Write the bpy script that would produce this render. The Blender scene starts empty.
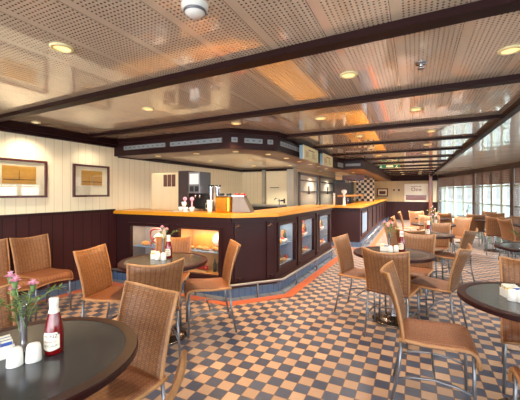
import bpy, bmesh, math, random
from mathutils import Vector, Matrix
random.seed(7)
PI = math.pi
SC = bpy.context.scene
COL = SC.collection

# ------------------------------------------------------------------ camera, world, exposure
CAM_YAW = math.atan(155/320)
cd = bpy.data.cameras.new('camera'); cam = bpy.data.objects.new('camera', cd); COL.objects.link(cam)
cam.location = (0, 0, 1.4); cam.rotation_euler = (PI/2, 0, CAM_YAW)
cd.sensor_width = 36; cd.lens = 320/520*36; cd.shift_y = (192.5-200)/520; cd.clip_start = .02; cd.clip_end = 3000
SC.camera = cam
SKY_AHEAD, SKY_ASTERN = 1.1, 10.5
w = bpy.data.worlds.new('sky'); SC.world = w; w.use_nodes = True
wn = w.node_tree; bg = wn.nodes['Background']
tc = wn.nodes.new('ShaderNodeTexCoord'); sx = wn.nodes.new('ShaderNodeSeparateXYZ'); rp = wn.nodes.new('ShaderNodeValToRGB')
wn.links.new(tc.outputs['Generated'], sx.inputs[0]); wn.links.new(sx.outputs['Z'], rp.inputs[0])
rp.color_ramp.elements[0].position = 0; rp.color_ramp.elements[0].color = (.90, .95, 1, 1)
rp.color_ramp.elements[1].position = .6; rp.color_ramp.elements[1].color = (.72, .84, 1, 1)
wn.links.new(rp.outputs[0], bg.inputs[0])
# the sky is brighter on the sun's side, abeam and astern of the windows, than ahead
mr = wn.nodes.new('ShaderNodeMapRange'); mr.interpolation_type = 'LINEAR'
mr.inputs['From Min'].default_value = -.3; mr.inputs['From Max'].default_value = 1
mr.inputs['To Min'].default_value = SKY_AHEAD; mr.inputs['To Max'].default_value = SKY_ASTERN
dt = wn.nodes.new('ShaderNodeVectorMath'); dt.operation = 'DOT_PRODUCT'; dt.inputs[1].default_value = (.75, -.66, 0)
wn.links.new(tc.outputs['Generated'], dt.inputs[0]); wn.links.new(dt.outputs['Value'], mr.inputs['Value']); wn.links.new(mr.outputs[0], bg.inputs[1])
SC.view_settings.view_transform = 'Standard'; SC.view_settings.look = 'None'
SC.view_settings.gamma = 1; SC.view_settings.use_curve_mapping = False
SC.view_settings.exposure = 0.36
SPOT_W = 42; SOFFIT_W = 10; WARM = (1, .86, .68); HALO = (1, .62, .27); CASE_W = 3

# ------------------------------------------------------------------ material helpers
MATS = {}
def new_mat(name):
    m = bpy.data.materials.new(name); m.use_nodes = True
    nt = m.node_tree
    return m, nt, nt.nodes['Principled BSDF']
def col4(c): return (c[0], c[1], c[2], 1)
def lin(r, g, b):
    f = lambda v: ((v/255+.055)/1.055)**2.4 if v > 10 else v/255/12.92
    return (f(r), f(g), f(b))
def math_node(nt, op, a, b=None, c=None):
    n = nt.nodes.new('ShaderNodeMath'); n.operation = op
    for i, v in enumerate((a, b, c)):
        if v is None: continue
        if isinstance(v, (int, float)): n.inputs[i].default_value = v
        else: nt.links.new(v, n.inputs[i])
    return n.outputs[0]
def mixc(nt, f, a, b):
    n = nt.nodes.new('ShaderNodeMix'); n.data_type = 'RGBA'
    for s, v in ((0, f), (6, a), (7, b)):
        if isinstance(v, (int, float)): n.inputs[s].default_value = v
        elif isinstance(v, tuple): n.inputs[s].default_value = col4(v)
        else: nt.links.new(v, n.inputs[s])
    return n.outputs[2]
def coords(nt, kind='Object'):
    t = nt.nodes.new('ShaderNodeTexCoord'); return t.outputs[kind]
def noise(nt, vec, scale, detail=3):
    n = nt.nodes.new('ShaderNodeTexNoise'); n.inputs['Scale'].default_value = scale; n.inputs['Detail'].default_value = detail
    nt.links.new(vec, n.inputs['Vector']); return n.outputs[0]
def mapping(nt, vec, scale=(1, 1, 1)):
    n = nt.nodes.new('ShaderNodeMapping'); n.inputs['Scale'].default_value = scale
    nt.links.new(vec, n.inputs['Vector']); return n.outputs[0]
def bump(nt, bsdf, h, strength=.2, dist=.002):
    b = nt.nodes.new('ShaderNodeBump'); b.inputs['Strength'].default_value = strength; b.inputs['Distance'].default_value = dist
    nt.links.new(h, b.inputs['Height']); nt.links.new(b.outputs[0], bsdf.inputs['Normal'])
def plain(name, c, rough=.5, metal=0, var=.12, nscale=9, stretch=(1, 1, 1), coat=0, spec=.5, bmp=0, emit=None, es=0):
    """colour with a procedural noise variation"""
    if name in MATS: return MATS[name]
    m, nt, b = new_mat(name)
    v = mapping(nt, coords(nt), stretch)
    n = noise(nt, v, nscale)
    lo = tuple(x*(1-var) for x in c); hi = tuple(min(1, x*(1+var)) for x in c)
    nt.links.new(mixc(nt, n, lo, hi), b.inputs['Base Color'])
    b.inputs['Roughness'].default_value = rough; b.inputs['Metallic'].default_value = metal
    b.inputs['Coat Weight'].default_value = coat; b.inputs['Specular IOR Level'].default_value = spec
    b.inputs['Coat Roughness'].default_value = .08
    if bmp: bump(nt, b, n, bmp)
    if emit: b.inputs['Emission Color'].default_value = col4(emit); b.inputs['Emission Strength'].default_value = es
    MATS[name] = m; return m

def floor_mat():
    m, nt, b = new_mat('floor_tiles'); p = .1017
    s = nt.nodes.new('ShaderNodeSeparateXYZ'); nt.links.new(coords(nt), s.inputs[0])
    u = math_node(nt, 'DIVIDE', math_node(nt, 'ADD', s.outputs[0], 1.285+p*200), p)
    v = math_node(nt, 'DIVIDE', math_node(nt, 'ADD', s.outputs[1], -1.93+p*200), p)
    par = math_node(nt, 'MODULO', math_node(nt, 'ADD', math_node(nt, 'FLOOR', u), math_node(nt, 'FLOOR', v)), 2)
    fu = math_node(nt, 'ABSOLUTE', math_node(nt, 'SUBTRACT', math_node(nt, 'FRACT', u), .5))
    fv = math_node(nt, 'ABSOLUTE', math_node(nt, 'SUBTRACT', math_node(nt, 'FRACT', v), .5))
    grout = math_node(nt, 'GREATER_THAN', math_node(nt, 'MAXIMUM', fu, fv), .473)
    cmb = nt.nodes.new('ShaderNodeCombineXYZ'); nt.links.new(math_node(nt, 'FLOOR', u), cmb.inputs[0]); nt.links.new(math_node(nt, 'FLOOR', v), cmb.inputs[1])
    wn_ = nt.nodes.new('ShaderNodeTexWhiteNoise'); nt.links.new(cmb.outputs[0], wn_.inputs['Vector'])
    dark = mixc(nt, wn_.outputs[0], lin(48, 60, 84), lin(66, 78, 102))
    tan = mixc(nt, wn_.outputs[0], lin(160, 131, 110), lin(180, 151, 127))
    c = mixc(nt, grout, mixc(nt, par, tan, dark), lin(96, 74, 66))
    nz = noise(nt, coords(nt), 30)
    c2 = mixc(nt, math_node(nt, 'MULTIPLY', nz, .25), c, lin(118, 104, 96))
    nt.links.new(c2, b.inputs['Base Color'])
    b.inputs['Roughness'].default_value = .36; b.inputs['Specular IOR Level'].default_value = .3
    bump(nt, b, math_node(nt, 'SUBTRACT', 1, grout), .15, .001)
    return m
def ceiling_mat(name, base, perf=True):
    m, nt, b = new_mat(name); p = .0235
    nz = noise(nt, mapping(nt, coords(nt), (6, .4, 1)), 2)
    c = mixc(nt, nz, tuple(x*.93 for x in base), tuple(min(1, x*1.06) for x in base))
    if perf:
        s = nt.nodes.new('ShaderNodeSeparateXYZ'); nt.links.new(coords(nt), s.inputs[0])
        u = math_node(nt, 'DIVIDE', math_node(nt, 'ADD', s.outputs[0], 30), p); v = math_node(nt, 'DIVIDE', math_node(nt, 'ADD', s.outputs[1], 30), p)
        fu = math_node(nt, 'SUBTRACT', math_node(nt, 'FRACT', u), .5); fv = math_node(nt, 'SUBTRACT', math_node(nt, 'FRACT', v), .5)
        d = math_node(nt, 'ADD', math_node(nt, 'MULTIPLY', fu, fu), math_node(nt, 'MULTIPLY', fv, fv))
        hole = math_node(nt, 'LESS_THAN', d, .045)
        pan = math_node(nt, 'MODULO', math_node(nt, 'FLOOR', u), 14)
        strip = math_node(nt, 'LESS_THAN', pan, 11.5)
        h2 = math_node(nt, 'MULTIPLY', hole, strip)
        seam = math_node(nt, 'COMPARE', pan, 12, .1)
        seam2 = math_node(nt, 'MULTIPLY', seam, math_node(nt, 'LESS_THAN', math_node(nt, 'FRACT', u), .12))
        c = mixc(nt, math_node(nt, 'MAXIMUM', h2, seam2), c, lin(70, 50, 42))
        b.inputs['Metallic'].default_value = .08
    else: b.inputs['Metallic'].default_value = 0
    nt.links.new(c, b.inputs['Base Color'])
    b.inputs['Roughness'].default_value = .2 if perf else .3
    b.inputs['Coat Weight'].default_value = 1; b.inputs['Coat Roughness'].default_value = .03; b.inputs['Coat IOR'].default_value = 1.6
    return m
def wicker_mat(name, c1, c2, bw=.022, rh=.009, mort=.18):
    m, nt, b = new_mat(name)
    uv = nt.nodes.new('ShaderNodeUVMap').outputs[0]
    br = nt.nodes.new('ShaderNodeTexBrick'); nt.links.new(uv, br.inputs['Vector'])
    br.inputs['Scale'].default_value = 1; br.inputs['Brick Width'].default_value = bw; br.inputs['Row Height'].default_value = rh
    br.inputs['Mortar Size'].default_value = rh*mort; br.inputs['Mortar Smooth'].default_value = .6
    br.inputs['Color1'].default_value = col4(c1); br.inputs['Color2'].default_value = col4(c2)
    br.inputs['Mortar'].default_value = col4(tuple(x*.38 for x in c2))
    band = noise(nt, mapping(nt, uv, (3, 28, 1)), 1.0, 2)
    rib = math_node(nt, 'FRACT', math_node(nt, 'DIVIDE', nt_sep(nt, uv)[0], .034))
    ribm = math_node(nt, 'LESS_THAN', math_node(nt, 'ABSOLUTE', math_node(nt, 'SUBTRACT', rib, .5)), .13)
    c = mixc(nt, math_node(nt, 'MULTIPLY', band, .5), br.outputs[0], tuple(x*.62 for x in c2))
    c = mixc(nt, math_node(nt, 'MULTIPLY', ribm, .7), c, tuple(x*.5 for x in c2))
    nt.links.new(c, b.inputs['Base Color']); b.inputs['Roughness'].default_value = .55
    bump(nt, b, br.outputs['Fac'], -.35, .002)
    return m
def nt_sep(nt, v):
    s = nt.nodes.new('ShaderNodeSeparateXYZ'); nt.links.new(v, s.inputs[0]); return s.outputs
def glass_mat(name, tint=(1, 1, 1), gloss=.05, rough=0.0):
    """thin pane: clear transmission with fresnel reflection"""
    m = bpy.data.materials.new(name); m.use_nodes = True; nt = m.node_tree; nt.nodes.clear()
    o = nt.nodes.new('ShaderNodeOutputMaterial'); mx = nt.nodes.new('ShaderNodeMixShader')
    t = nt.nodes.new('ShaderNodeBsdfTransparent'); t.inputs[0].default_value = col4(tint)
    g = nt.nodes.new('ShaderNodeBsdfGlossy'); g.inputs['Roughness'].default_value = rough
    lw = nt.nodes.new('ShaderNodeLayerWeight'); lw.inputs[0].default_value = .5
    fr = math_node(nt, 'MULTIPLY_ADD', math_node(nt, 'POWER', lw.outputs['Facing'], 5.0), .4, gloss)
    nt.links.new(fr, mx.inputs[0]); nt.links.new(t.outputs[0], mx.inputs[1]); nt.links.new(g.outputs[0], mx.inputs[2])
    nt.links.new(mx.outputs[0], o.inputs[0]); return m
def stripes_mat(name, base, groove, axis, pitch, width=.05, rough=.5, coat=0, var=.05, spec=.5):
    """boards with thin grooves every PITCH along an axis"""
    m, nt, b = new_mat(name)
    s = nt_sep(nt, coords(nt))
    f = math_node(nt, 'FRACT', math_node(nt, 'DIVIDE', math_node(nt, 'ADD', s[axis], 50), pitch))
    g = math_node(nt, 'LESS_THAN', f, width)
    nz = noise(nt, mapping(nt, coords(nt), (8, 8, .8)), 2)
    c = mixc(nt, nz, tuple(x*(1-var) for x in base), tuple(min(1, x*(1+var)) for x in base))
    nt.links.new(mixc(nt, g, c, groove), b.inputs['Base Color'])
    b.inputs['Roughness'].default_value = rough; b.inputs['Coat Weight'].default_value = coat; b.inputs['Specular IOR Level'].default_value = spec
    bump(nt, b, math_node(nt, 'SUBTRACT', 1, g), .3, .003)
    return m
def blind_mat():
    m, nt, b = new_mat('blind_cloth'); s = nt_sep(nt, coords(nt))
    f = math_node(nt, 'LESS_THAN', math_node(nt, 'FRACT', math_node(nt, 'DIVIDE', s[2], .05)), .2)
    c = mixc(nt, f, lin(150, 126, 112), lin(112, 90, 80))
    nt.links.new(c, b.inputs['Base Color']); b.inputs['Roughness'].default_value = .8
    tr = nt.nodes.new('ShaderNodeBsdfTranslucent'); nt.links.new(c, tr.inputs[0])
    tp = nt.nodes.new('ShaderNodeBsdfTransparent'); m1 = nt.nodes.new('ShaderNodeMixShader'); m2 = nt.nodes.new('ShaderNodeMixShader')
    m1.inputs[0].default_value = .6; m2.inputs[0].default_value = .07
    nt.links.new(b.outputs[0], m1.inputs[1]); nt.links.new(tr.outputs[0], m1.inputs[2])
    nt.links.new(m1.outputs[0], m2.inputs[1]); nt.links.new(tp.outputs[0], m2.inputs[2])
    nt.links.new(m2.outputs[0], nt.nodes['Material Output'].inputs[0]); return m
def tile_row_mat(name, base, grout, pitch=.1):
    m, nt, b = new_mat(name); s = nt_sep(nt, coords(nt))
    q = math_node(nt, 'ADD', math_node(nt, 'ADD', s[0], s[1]), 50)
    f = math_node(nt, 'LESS_THAN', math_node(nt, 'FRACT', math_node(nt, 'DIVIDE', q, pitch)), .07)
    nz = noise(nt, coords(nt), 12)
    c = mixc(nt, nz, tuple(x*.85 for x in base), tuple(min(1, x*1.15) for x in base))
    nt.links.new(mixc(nt, f, c, grout), b.inputs['Base Color']); b.inputs['Roughness'].default_value = .25
    return m
def emit_mat(name, c, s):
    if name in MATS: return MATS[name]
    m, nt, b = new_mat(name); b.inputs['Base Color'].default_value = col4(c)
    n = noise(nt, coords(nt), 20); nt.links.new(mixc(nt, n, tuple(x*.92 for x in c), c), b.inputs['Emission Color'])
    b.inputs['Emission Strength'].default_value = s; MATS[name] = m; return m

M = dict(
    floor=floor_mat(),
    ceil=ceiling_mat('ceiling_panels', lin(222, 202, 176)),
    ceil2=ceiling_mat('ceiling_plain', lin(238, 222, 196), False),
    ceilo=ceiling_mat('ceiling_lacquer', lin(242, 230, 208), False),
    maho=plain('mahogany', lin(44, 18, 18), .42, var=.25, nscale=6, stretch=(2, 2, .5), spec=.25),
    beam=plain('beam_wood', lin(38, 13, 12), .5, var=.2, nscale=5, stretch=(.5, 4, 4), spec=.15),
    soffit=plain('soffit_wood', lin(92, 50, 38), .35, var=.2, nscale=5, coat=.1),
    wall=stripes_mat('cream_boards', lin(250, 234, 198), lin(224, 200, 160), 1, .115, .06, .45, .1),
    wallx=stripes_mat('cream_boards_back', lin(250, 234, 198), lin(224, 200, 160), 0, .115, .05, .45, .1),
    wains=stripes_mat('wainscot', lin(62, 28, 29), lin(20, 8, 9), 1, .145, .07, .45, 0, .15, .25),
    wainx=stripes_mat('wainscot_end', lin(52, 26, 27), lin(28, 12, 13), 0, .3, .03, .45, 0, .15, .25),
    barw=stripes_mat('bar_wood', lin(46, 21, 23), lin(40, 18, 20), 0, .2, .01, .42, 0, .2, .22),
    blue=tile_row_mat('blue_tiles', lin(70, 90, 118), lin(54, 60, 70), .12),
    grey=tile_row_mat('grey_tiles', lin(110, 114, 124), lin(80, 84, 92), .3),
    red=plain('red_tiles', lin(176, 92, 58), .35, var=.18, nscale=7),
    counter=plain('golden_counter', lin(208, 138, 26), .32, var=.12, nscale=4, stretch=(.6, .6, 4), coat=.15),
    wick=wicker_mat('wicker', lin(158, 108, 66), lin(126, 80, 46)),
    seat=wicker_mat('wicker_seat', lin(160, 100, 60), lin(134, 78, 44)),
    cane=plain('cane_rim', lin(160, 114, 72), .5, var=.25, nscale=40, stretch=(1, 1, 1), bmp=.2),
    steel=plain('grey_steel', lin(120, 120, 124), .35, .7, .1),
    chrome=plain('chrome', lin(200, 200, 205), .15, 1, .05),
    sst=plain('stainless', lin(190, 186, 174), .28, .8, .1, 3, (6, 6, .5)),
    tabletop=plain('table_laminate', lin(52, 54, 58), .2, var=.12, nscale=14, spec=.55),
    edge=plain('table_edge', lin(46, 18, 17), .4, var=.15, nscale=8, spec=.25),
    pedestal=plain('pedestal_metal', lin(110, 96, 84), .25, .9, .1),
    white=plain('white_ceramic', lin(240, 236, 228), .2, var=.03, coat=.4),
    machine=plain('machine_steel', lin(232, 210, 168), .3, .35, .06, 3, (6, 6, .5)),
    farwall=stripes_mat('tan_boards', lin(206, 180, 132), lin(180, 152, 106), 0, .3, .03, .45, .1),
    signw=plain('sign_white', lin(250, 242, 222), .4, var=.03),
    caseorange=plain('case_amber', lin(214, 160, 104), .5, var=.2),
    binsteel=plain('bin_steel', lin(104, 99, 94), .4, .2, .1, 3, (6, 6, .5)),
    doorsteel=plain('door_steel', lin(214, 208, 192), .32, .35, .08, 2, (1, 1, 4)),
    railsteel=plain('rail_steel', lin(150, 146, 142), .45, .5, .08),
    casegrey=plain('case_grey', lin(150, 138, 130), .5, var=.15),
    cream=plain('cream_panel', lin(240, 226, 170), .4, var=.05),
    paleblue=plain('pale_blue_side', lin(130, 165, 185), .4, var=.05),
    black=plain('black_plastic', lin(28, 26, 28), .35, var=.2),
    dbrown=plain('dark_brown', lin(58, 40, 38), .4, var=.2),
    ketchup=plain('ketchup_red', lin(112, 8, 12), .12, var=.1, coat=.4),
    label=plain('paper_label', lin(232, 224, 205), .5, var=.03),
    labeltxt=plain('label_ink', lin(60, 40, 36), .5, var=.05),
    redtxt=plain('red_ink', lin(120, 24, 20), .5, var=.05),
    pink=plain('carnation_pink', lin(232, 172, 196), .6, var=.2, nscale=60),
    green=plain('leaf_green', lin(92, 112, 50), .55, var=.3, nscale=30),
    stem=plain('stem_green', lin(96, 120, 66), .55, var=.2),
    vase=plain('vase_steel', lin(170, 172, 180), .14, .85, .1),
    dgreen=plain('carpet_green', lin(74, 80, 70), .95, var=.25, nscale=60),
    bmet=plain('window_metal', lin(190, 204, 190), .35, .2, .1),
    wdark=plain('window_dark', lin(92, 78, 70), .4, .2, .15),
    header=plain('window_header', lin(64, 50, 46), .4, .1, .15),
    blind=blind_mat(),
    pane=glass_mat('window_glass', (.86, .89, .87)),
    pane2=glass_mat('display_glass', (.95, .96, .97), .025),
    pane3=glass_mat('picture_glass', (.97, .97, .97), .085),
    deck=plain('deck_pale', lin(190, 186, 178), .7, var=.1),
    sea=plain('sea_blue', lin(172, 178, 176), .3, var=.1, nscale=.2),
    railm=plain('rail_white', lin(200, 205, 205), .4, var=.05),
    frame=plain('frame_wood', lin(84, 38, 34), .35, var=.2, nscale=8, coat=.3),
    mount=plain('mount_cream', lin(250, 236, 200), .6, var=.03),
    orangep=plain('print_gold', lin(214, 160, 70), .6, var=.3, nscale=7, stretch=(1, 1, 3)),
    bluepanel=plain('case_blue', lin(118, 140, 168), .5, var=.08),
    orangepanel=plain('case_orange', lin(226, 150, 70), .5, var=.15),
    copper=plain('brushed_copper', lin(222, 150, 50), .22, .85, .12, 3, (8, 8, .4)),
    bread=plain('bread_crust', lin(206, 140, 76), .7, var=.3, nscale=25),
    redfood=plain('red_fruit', lin(180, 50, 40), .4, var=.3, nscale=25),
    straw=plain('basket_straw', lin(190, 150, 100), .7, var=.35, nscale=50),
    yellow=plain('packet_yellow', lin(226, 190, 70), .5, var=.1),
    pktblue=plain('packet_blue', lin(60, 90, 170), .5, var=.1),
    brownbox=plain('bench_brown', lin(120, 60, 46), .3, var=.2, coat=.3),
    pillar=plain('pillar_wood', lin(150, 82, 48), .35, var=.2, nscale=4, coat=.3),
    strip=plain('strip_white', lin(138, 144, 146), .35, var=.06),
    sqr=plain('strip_square', lin(92, 88, 90), .5, var=.1),
    lampon=emit_mat('lamp_warm', (1, .58, .22), 1.5),
    lampspot=emit_mat('lamp_pale', (1, .85, .7), 1.5),
    exitg=emit_mat('exit_green', (.03, .22, .1), .25),
    exitw=emit_mat('exit_white', (1, .85, .5), .5),
)
_nt = M['ceilo'].node_tree; _b = _nt.nodes['Principled BSDF']; _b.inputs['Coat IOR'].default_value = 2.3
_n = noise(_nt, mapping(_nt, coords(_nt), (2.2, 2.2, 1)), 1.0, 1)
_bp = _nt.nodes.new('ShaderNodeBump'); _bp.inputs['Strength'].default_value = .25; _bp.inputs['Distance'].default_value = .03
_nt.links.new(_n, _bp.inputs['Height']); _nt.links.new(_bp.outputs[0], _b.inputs['Coat Normal'])
def checker_mat():
    m, nt, b = new_mat('black_white_checker'); ch = nt.nodes.new('ShaderNodeTexChecker')
    nt.links.new(mapping(nt, coords(nt)), ch.inputs[0]); ch.inputs['Scale'].default_value = 9.5
    ch.inputs['Color1'].default_value = col4(lin(20, 18, 20)); ch.inputs['Color2'].default_value = col4(lin(225, 215, 195))
    nt.links.new(ch.outputs[0], b.inputs['Base Color']); b.inputs['Roughness'].default_value = .4; return m
M['checker'] = checker_mat()

# ------------------------------------------------------------------ mesh builder
class MB:
    def __init__(s): s.bm = bmesh.new(); s.uv = s.bm.loops.layers.uv.new('UVMap')
    def poly(s, pts, faces, smooth=False):
        vs = [s.bm.verts.new(p) for p in pts]
        for f in faces:
            try:
                fc = s.bm.faces.new([vs[i] for i in f]); fc.smooth = smooth
            except ValueError: pass
        return vs
    def box(s, x0, x1, y0, y1, z0, z1):
        p = [(x0,y0,z0),(x1,y0,z0),(x1,y1,z0),(x0,y1,z0),(x0,y0,z1),(x1,y0,z1),(x1,y1,z1),(x0,y1,z1)]
        s.poly(p, [(3,2,1,0),(4,5,6,7),(0,1,5,4),(1,2,6,5),(2,3,7,6),(3,0,4,7)]); return s
    def prism(s, pts, z0, z1):
        n = len(pts)
        a = sum(pts[i][0]*pts[(i+1)%n][1]-pts[(i+1)%n][0]*pts[i][1] for i in range(n))
        if a < 0: pts = pts[::-1]
        p = [(x,y,z0) for x,y in pts]+[(x,y,z1) for x,y in pts]
        s.poly(p, [tuple(range(n))[::-1], tuple(range(n,2*n))]+[(i,(i+1)%n,n+(i+1)%n,n+i) for i in range(n)]); return s
    def seg(s, p0, p1, u0, u1, d0, d1, z0, z1):
        """box in the frame of the wall line p0->p1: u along, d to the left of the line"""
        a = Vector(p0); b = Vector(p1); t = (b-a).normalized(); n = Vector((-t.y, t.x))
        q = [a+t*u+n*d for u, d in ((u0,d0),(u1,d0),(u1,d1),(u0,d1))]
        return s.prism([(v.x, v.y) for v in q], z0, z1)
    def tube(s, pts, r, n=8, cap=True, closed=False):
        pts = [Vector(p) for p in pts]; m = len(pts); rings = []
        up = None
        for i, p in enumerate(pts):
            if closed: t = pts[(i+1)%m]-pts[i-1]
            else: t = pts[min(i+1, m-1)]-pts[max(i-1, 0)]
            t.normalize()
            if up is None: up = Vector((0,0,1)) if abs(t.z) < .9 else Vector((1,0,0))
            a = t.cross(up); 
            if a.length < 1e-4: a = t.orthogonal()
            a.normalize(); b = t.cross(a); up = -b if False else b.cross(t)*1.0 if False else up
            rr = r[i] if isinstance(r, (list, tuple)) else r
            rings.append([s.bm.verts.new(p+a*(rr*math.cos(2*PI*k/n))+b*(rr*math.sin(2*PI*k/n))) for k in range(n)])
        for i in range(m if closed else m-1):
            A = rings[i]; B = rings[(i+1)%m]
            for k in range(n):
                f = s.bm.faces.new((A[k],A[(k+1)%n],B[(k+1)%n],B[k])); f.smooth = True
        if cap and not closed:
            s.bm.faces.new(rings[0][::-1]); s.bm.faces.new(rings[-1])
        return s
    def lathe(s, prof, c=(0,0,0), n=20, smooth=True, sx=1, sy=1):
        rings = []
        for r, z in prof:
            if r < 1e-5: rings.append([s.bm.verts.new((c[0], c[1], c[2]+z))])
            else: rings.append([s.bm.verts.new((c[0]+sx*r*math.cos(2*PI*k/n), c[1]+sy*r*math.sin(2*PI*k/n), c[2]+z)) for k in range(n)])
        for A, B in zip(rings, rings[1:]):
            for k in range(n):
                k2 = (k+1)%n
                if len(A) == 1 and len(B) == 1: continue
                if len(A) == 1: f = s.bm.faces.new((A[0],B[k2],B[k])) 
                elif len(B) == 1: f = s.bm.faces.new((A[k],A[k2],B[0]))
                else: f = s.bm.faces.new((A[k],A[k2],B[k2],B[k]))
                f.smooth = smooth
        return s
    def ball(s, c, rx, ry=None, rz=None, n=10, jitter=0):
        ry = ry or rx; rz = rz or rx
        res = bmesh.ops.create_uvsphere(s.bm, u_segments=n, v_segments=max(6, n//2+2), radius=1)
        for v in res['verts']:
            j = 1+random.uniform(-jitter, jitter)
            v.co = Vector((c[0]+v.co.x*rx*j, c[1]+v.co.y*ry*j, c[2]+v.co.z*rz*j))
            for f in v.link_faces: f.smooth = True
        return s
    def sheet(s, fn, us, vs, thick, uvf):
        """curved sheet of given thickness from point function fn(u,v)->(p,normal); uv in metres"""
        top = [[None]*len(vs) for _ in us]; bot = [[None]*len(vs) for _ in us]
        for i, u in enumerate(us):
            for j, v in enumerate(vs):
                p, n = fn(u, v); p = Vector(p); n = Vector(n).normalized()
                top[i][j] = s.bm.verts.new(p+n*thick/2); bot[i][j] = s.bm.verts.new(p-n*thick/2)
        def quad(a, ks):
            f = s.bm.faces.new(a); f.smooth = True
            for l, (i, j) in zip(f.loops, ks): l[s.uv].uv = uvf(us[i], vs[j])
        I, J = len(us), len(vs)
        for i in range(I-1):
            for j in range(J-1):
                k = [(i,j),(i+1,j),(i+1,j+1),(i,j+1)]
                quad([top[a][b] for a, b in k], k); quad([bot[a][b] for a, b in k[::-1]], k[::-1])
        for i in range(I-1):
            for j in (0, J-1):
                k = [(i,j),(i+1,j)]
                quad([bot[i][j],bot[i+1][j],top[i+1][j],top[i][j]] , [k[0],k[1],k[1],k[0]])
        for j in range(J-1):
            for i in (0, I-1):
                k = [(i,j),(i,j+1)]
                quad([bot[i][j],bot[i][j+1],top[i][j+1],top[i][j]], [k[0],k[1],k[1],k[0]])
        return s
    def build(s, name, mat, parent=None, bevel=0):
        bmesh.ops.recalc_face_normals(s.bm, faces=s.bm.faces[:])
        me = bpy.data.meshes.new(name); s.bm.to_mesh(me); s.bm.free()
        for m_ in (mat if isinstance(mat, list) else [mat]): me.materials.append(m_)
        o = bpy.data.objects.new(name, me); COL.objects.link(o)
        if parent: o.parent = parent; CH.setdefault(parent.name, []).append(o)
        if bevel:
            b = o.modifiers.new('bevel', 'BEVEL'); b.width = bevel; b.segments = 2; b.limit_method = 'ANGLE'
        return o
CH = {}
def tag(o, label=None, cat=None, group=None, kind=None):
    if label: o['label'] = label
    if cat: o['category'] = cat
    if group: o['group'] = group
    if kind: o['kind'] = kind
    return o
def struct(o): o['kind'] = 'structure'; return o
def thing(name, loc=(0,0,0), rz=0, label=None, cat=None, group=None):
    o = bpy.data.objects.new(name, None); o.empty_display_size = .1; COL.objects.link(o)
    o.location = loc; o.rotation_euler = (0, 0, rz); return tag(o, label, cat, group)
def copy_tree(o, parent=None):
    c = o.copy(); COL.objects.link(c)
    if parent: c.parent = parent; CH.setdefault(parent.name, []).append(c)
    for ch in list(CH.get(o.name, [])): copy_tree(ch, c)
    return c
def text(name, body, size, mat, parent=None, loc=(0,0,0), mtx=None, bend=None, extrude=.0006, align='CENTER', spacing=1):
    cu = bpy.data.curves.new('t', 'FONT'); cu.body = body; cu.size = size; cu.align_x = align; cu.align_y = 'CENTER'; cu.extrude = extrude; cu.space_character = spacing
    to = bpy.data.objects.new('t', cu); COL.objects.link(to)
    dg = bpy.context.evaluated_depsgraph_get(); dg.update()
    me = bpy.data.meshes.new_from_object(to.evaluated_get(dg)); me.name = name
    bpy.data.objects.remove(to); bpy.data.curves.remove(cu)
    for v in me.vertices:
        if bend:     # wrap round a vertical cylinder of radius bend, facing +X
            a = v.co.x/bend; r = bend+v.co.z
            v.co = Vector((r*math.cos(a), r*math.sin(a), v.co.y))+Vector(loc)
        else: v.co = mtx @ v.co+Vector(loc)
    me.materials.clear(); me.materials.append(mat)
    o = bpy.data.objects.new(name, me); COL.objects.link(o)
    if parent: o.parent = parent; CH.setdefault(parent.name, []).append(o)
    return o

# ------------------------------------------------------------------ the setting
LX = -4.38                  # left wall
FY = 18.0
# far wall distance above, ceiling height below
CZ = 2.25                   # ceiling
BY = -3.0                   # open end behind the camera
WIN = [(1.05, 18.0), (1.83, 14.77), (2.66, 11.3), (3.25, 8.2), (3.65, 5.0), (3.85, 1.8), (3.9, BY)]
floor_pts = [(LX, BY)]+[(x, y) for x, y in WIN[::-1]]+[(LX, FY)]
struct(MB().prism(floor_pts, -.12, 0).build('floor', M['floor']))
# dark carpet band along the windows, its edge a gentle curve
ce = [(1.42, 17.9), (1.58, 15.5), (1.72, 12.9), (1.80, 11.2), (1.95, 9.7), (2.25, 8.0), (2.6, 6.0), (2.85, 3), (2.95, BY)]
struct(MB().prism(ce+[(x-.05, y) for x, y in WIN[::-1]][0:-1]+[(1.42, 17.9)][:0], 0, .004).build('floor_carpet', M['dgreen']))
struct(MB().prism([(LX, BY), (.95, BY), (.67, FY), (LX, FY)], CZ, CZ+.1).build('ceiling', M['ceil']))
oc = [(x, y) for x, y in WIN]
struct(MB().prism([(.70, FY), (.98, BY)]+[(x+.1, y) for x, y in oc[::-1]], CZ, CZ+.1).build('ceiling_outer', M['ceilo']))
# walls
struct(MB().box(LX-.12, LX, BY, 7.9, 1.12, CZ).build('wall_left', M['wall']))
struct(MB().box(LX-.12, LX+.02, BY, 3.66, .14, 1.10).build('wall_left_wainscot', M['wains']))
struct(MB().box(LX-.12, LX+.045, BY, 3.62, 1.10, 1.135).build('trim_1', M['maho']))
struct(MB().box(LX-.12, LX+.035, BY, 3.66, 0, .14).build('baseboard_left', M['blue']))
struct(MB().box(LX+.035, LX+.14, BY, 3.5, 0, .006).build('floor_border', M['red']))
struct(MB().box(LX, LX+.10, BY, 3.62, 2.16, CZ).box(LX, LX+.06, BY, 3.62, 2.12, 2.16).build('trim_2', M['beam']))
struct(MB().box(LX-.12, LX, 3.66, 7.9, 0, 1.12).build('wall_left_lower', M['wall']))
# far wall
struct(MB().box(-4.4, 1.1, FY, FY+.12, .93, CZ).build('wall_far', M['farwall']))
struct(MB().box(-4.4, 1.1, FY-.02, FY+.12, 0, .93).build('wall_far_wainscot', M['wainx']))
struct(MB().box(-4.4, 1.1, FY-.14, FY, 1.99, CZ).build('trim_3', M['beam']))
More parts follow.
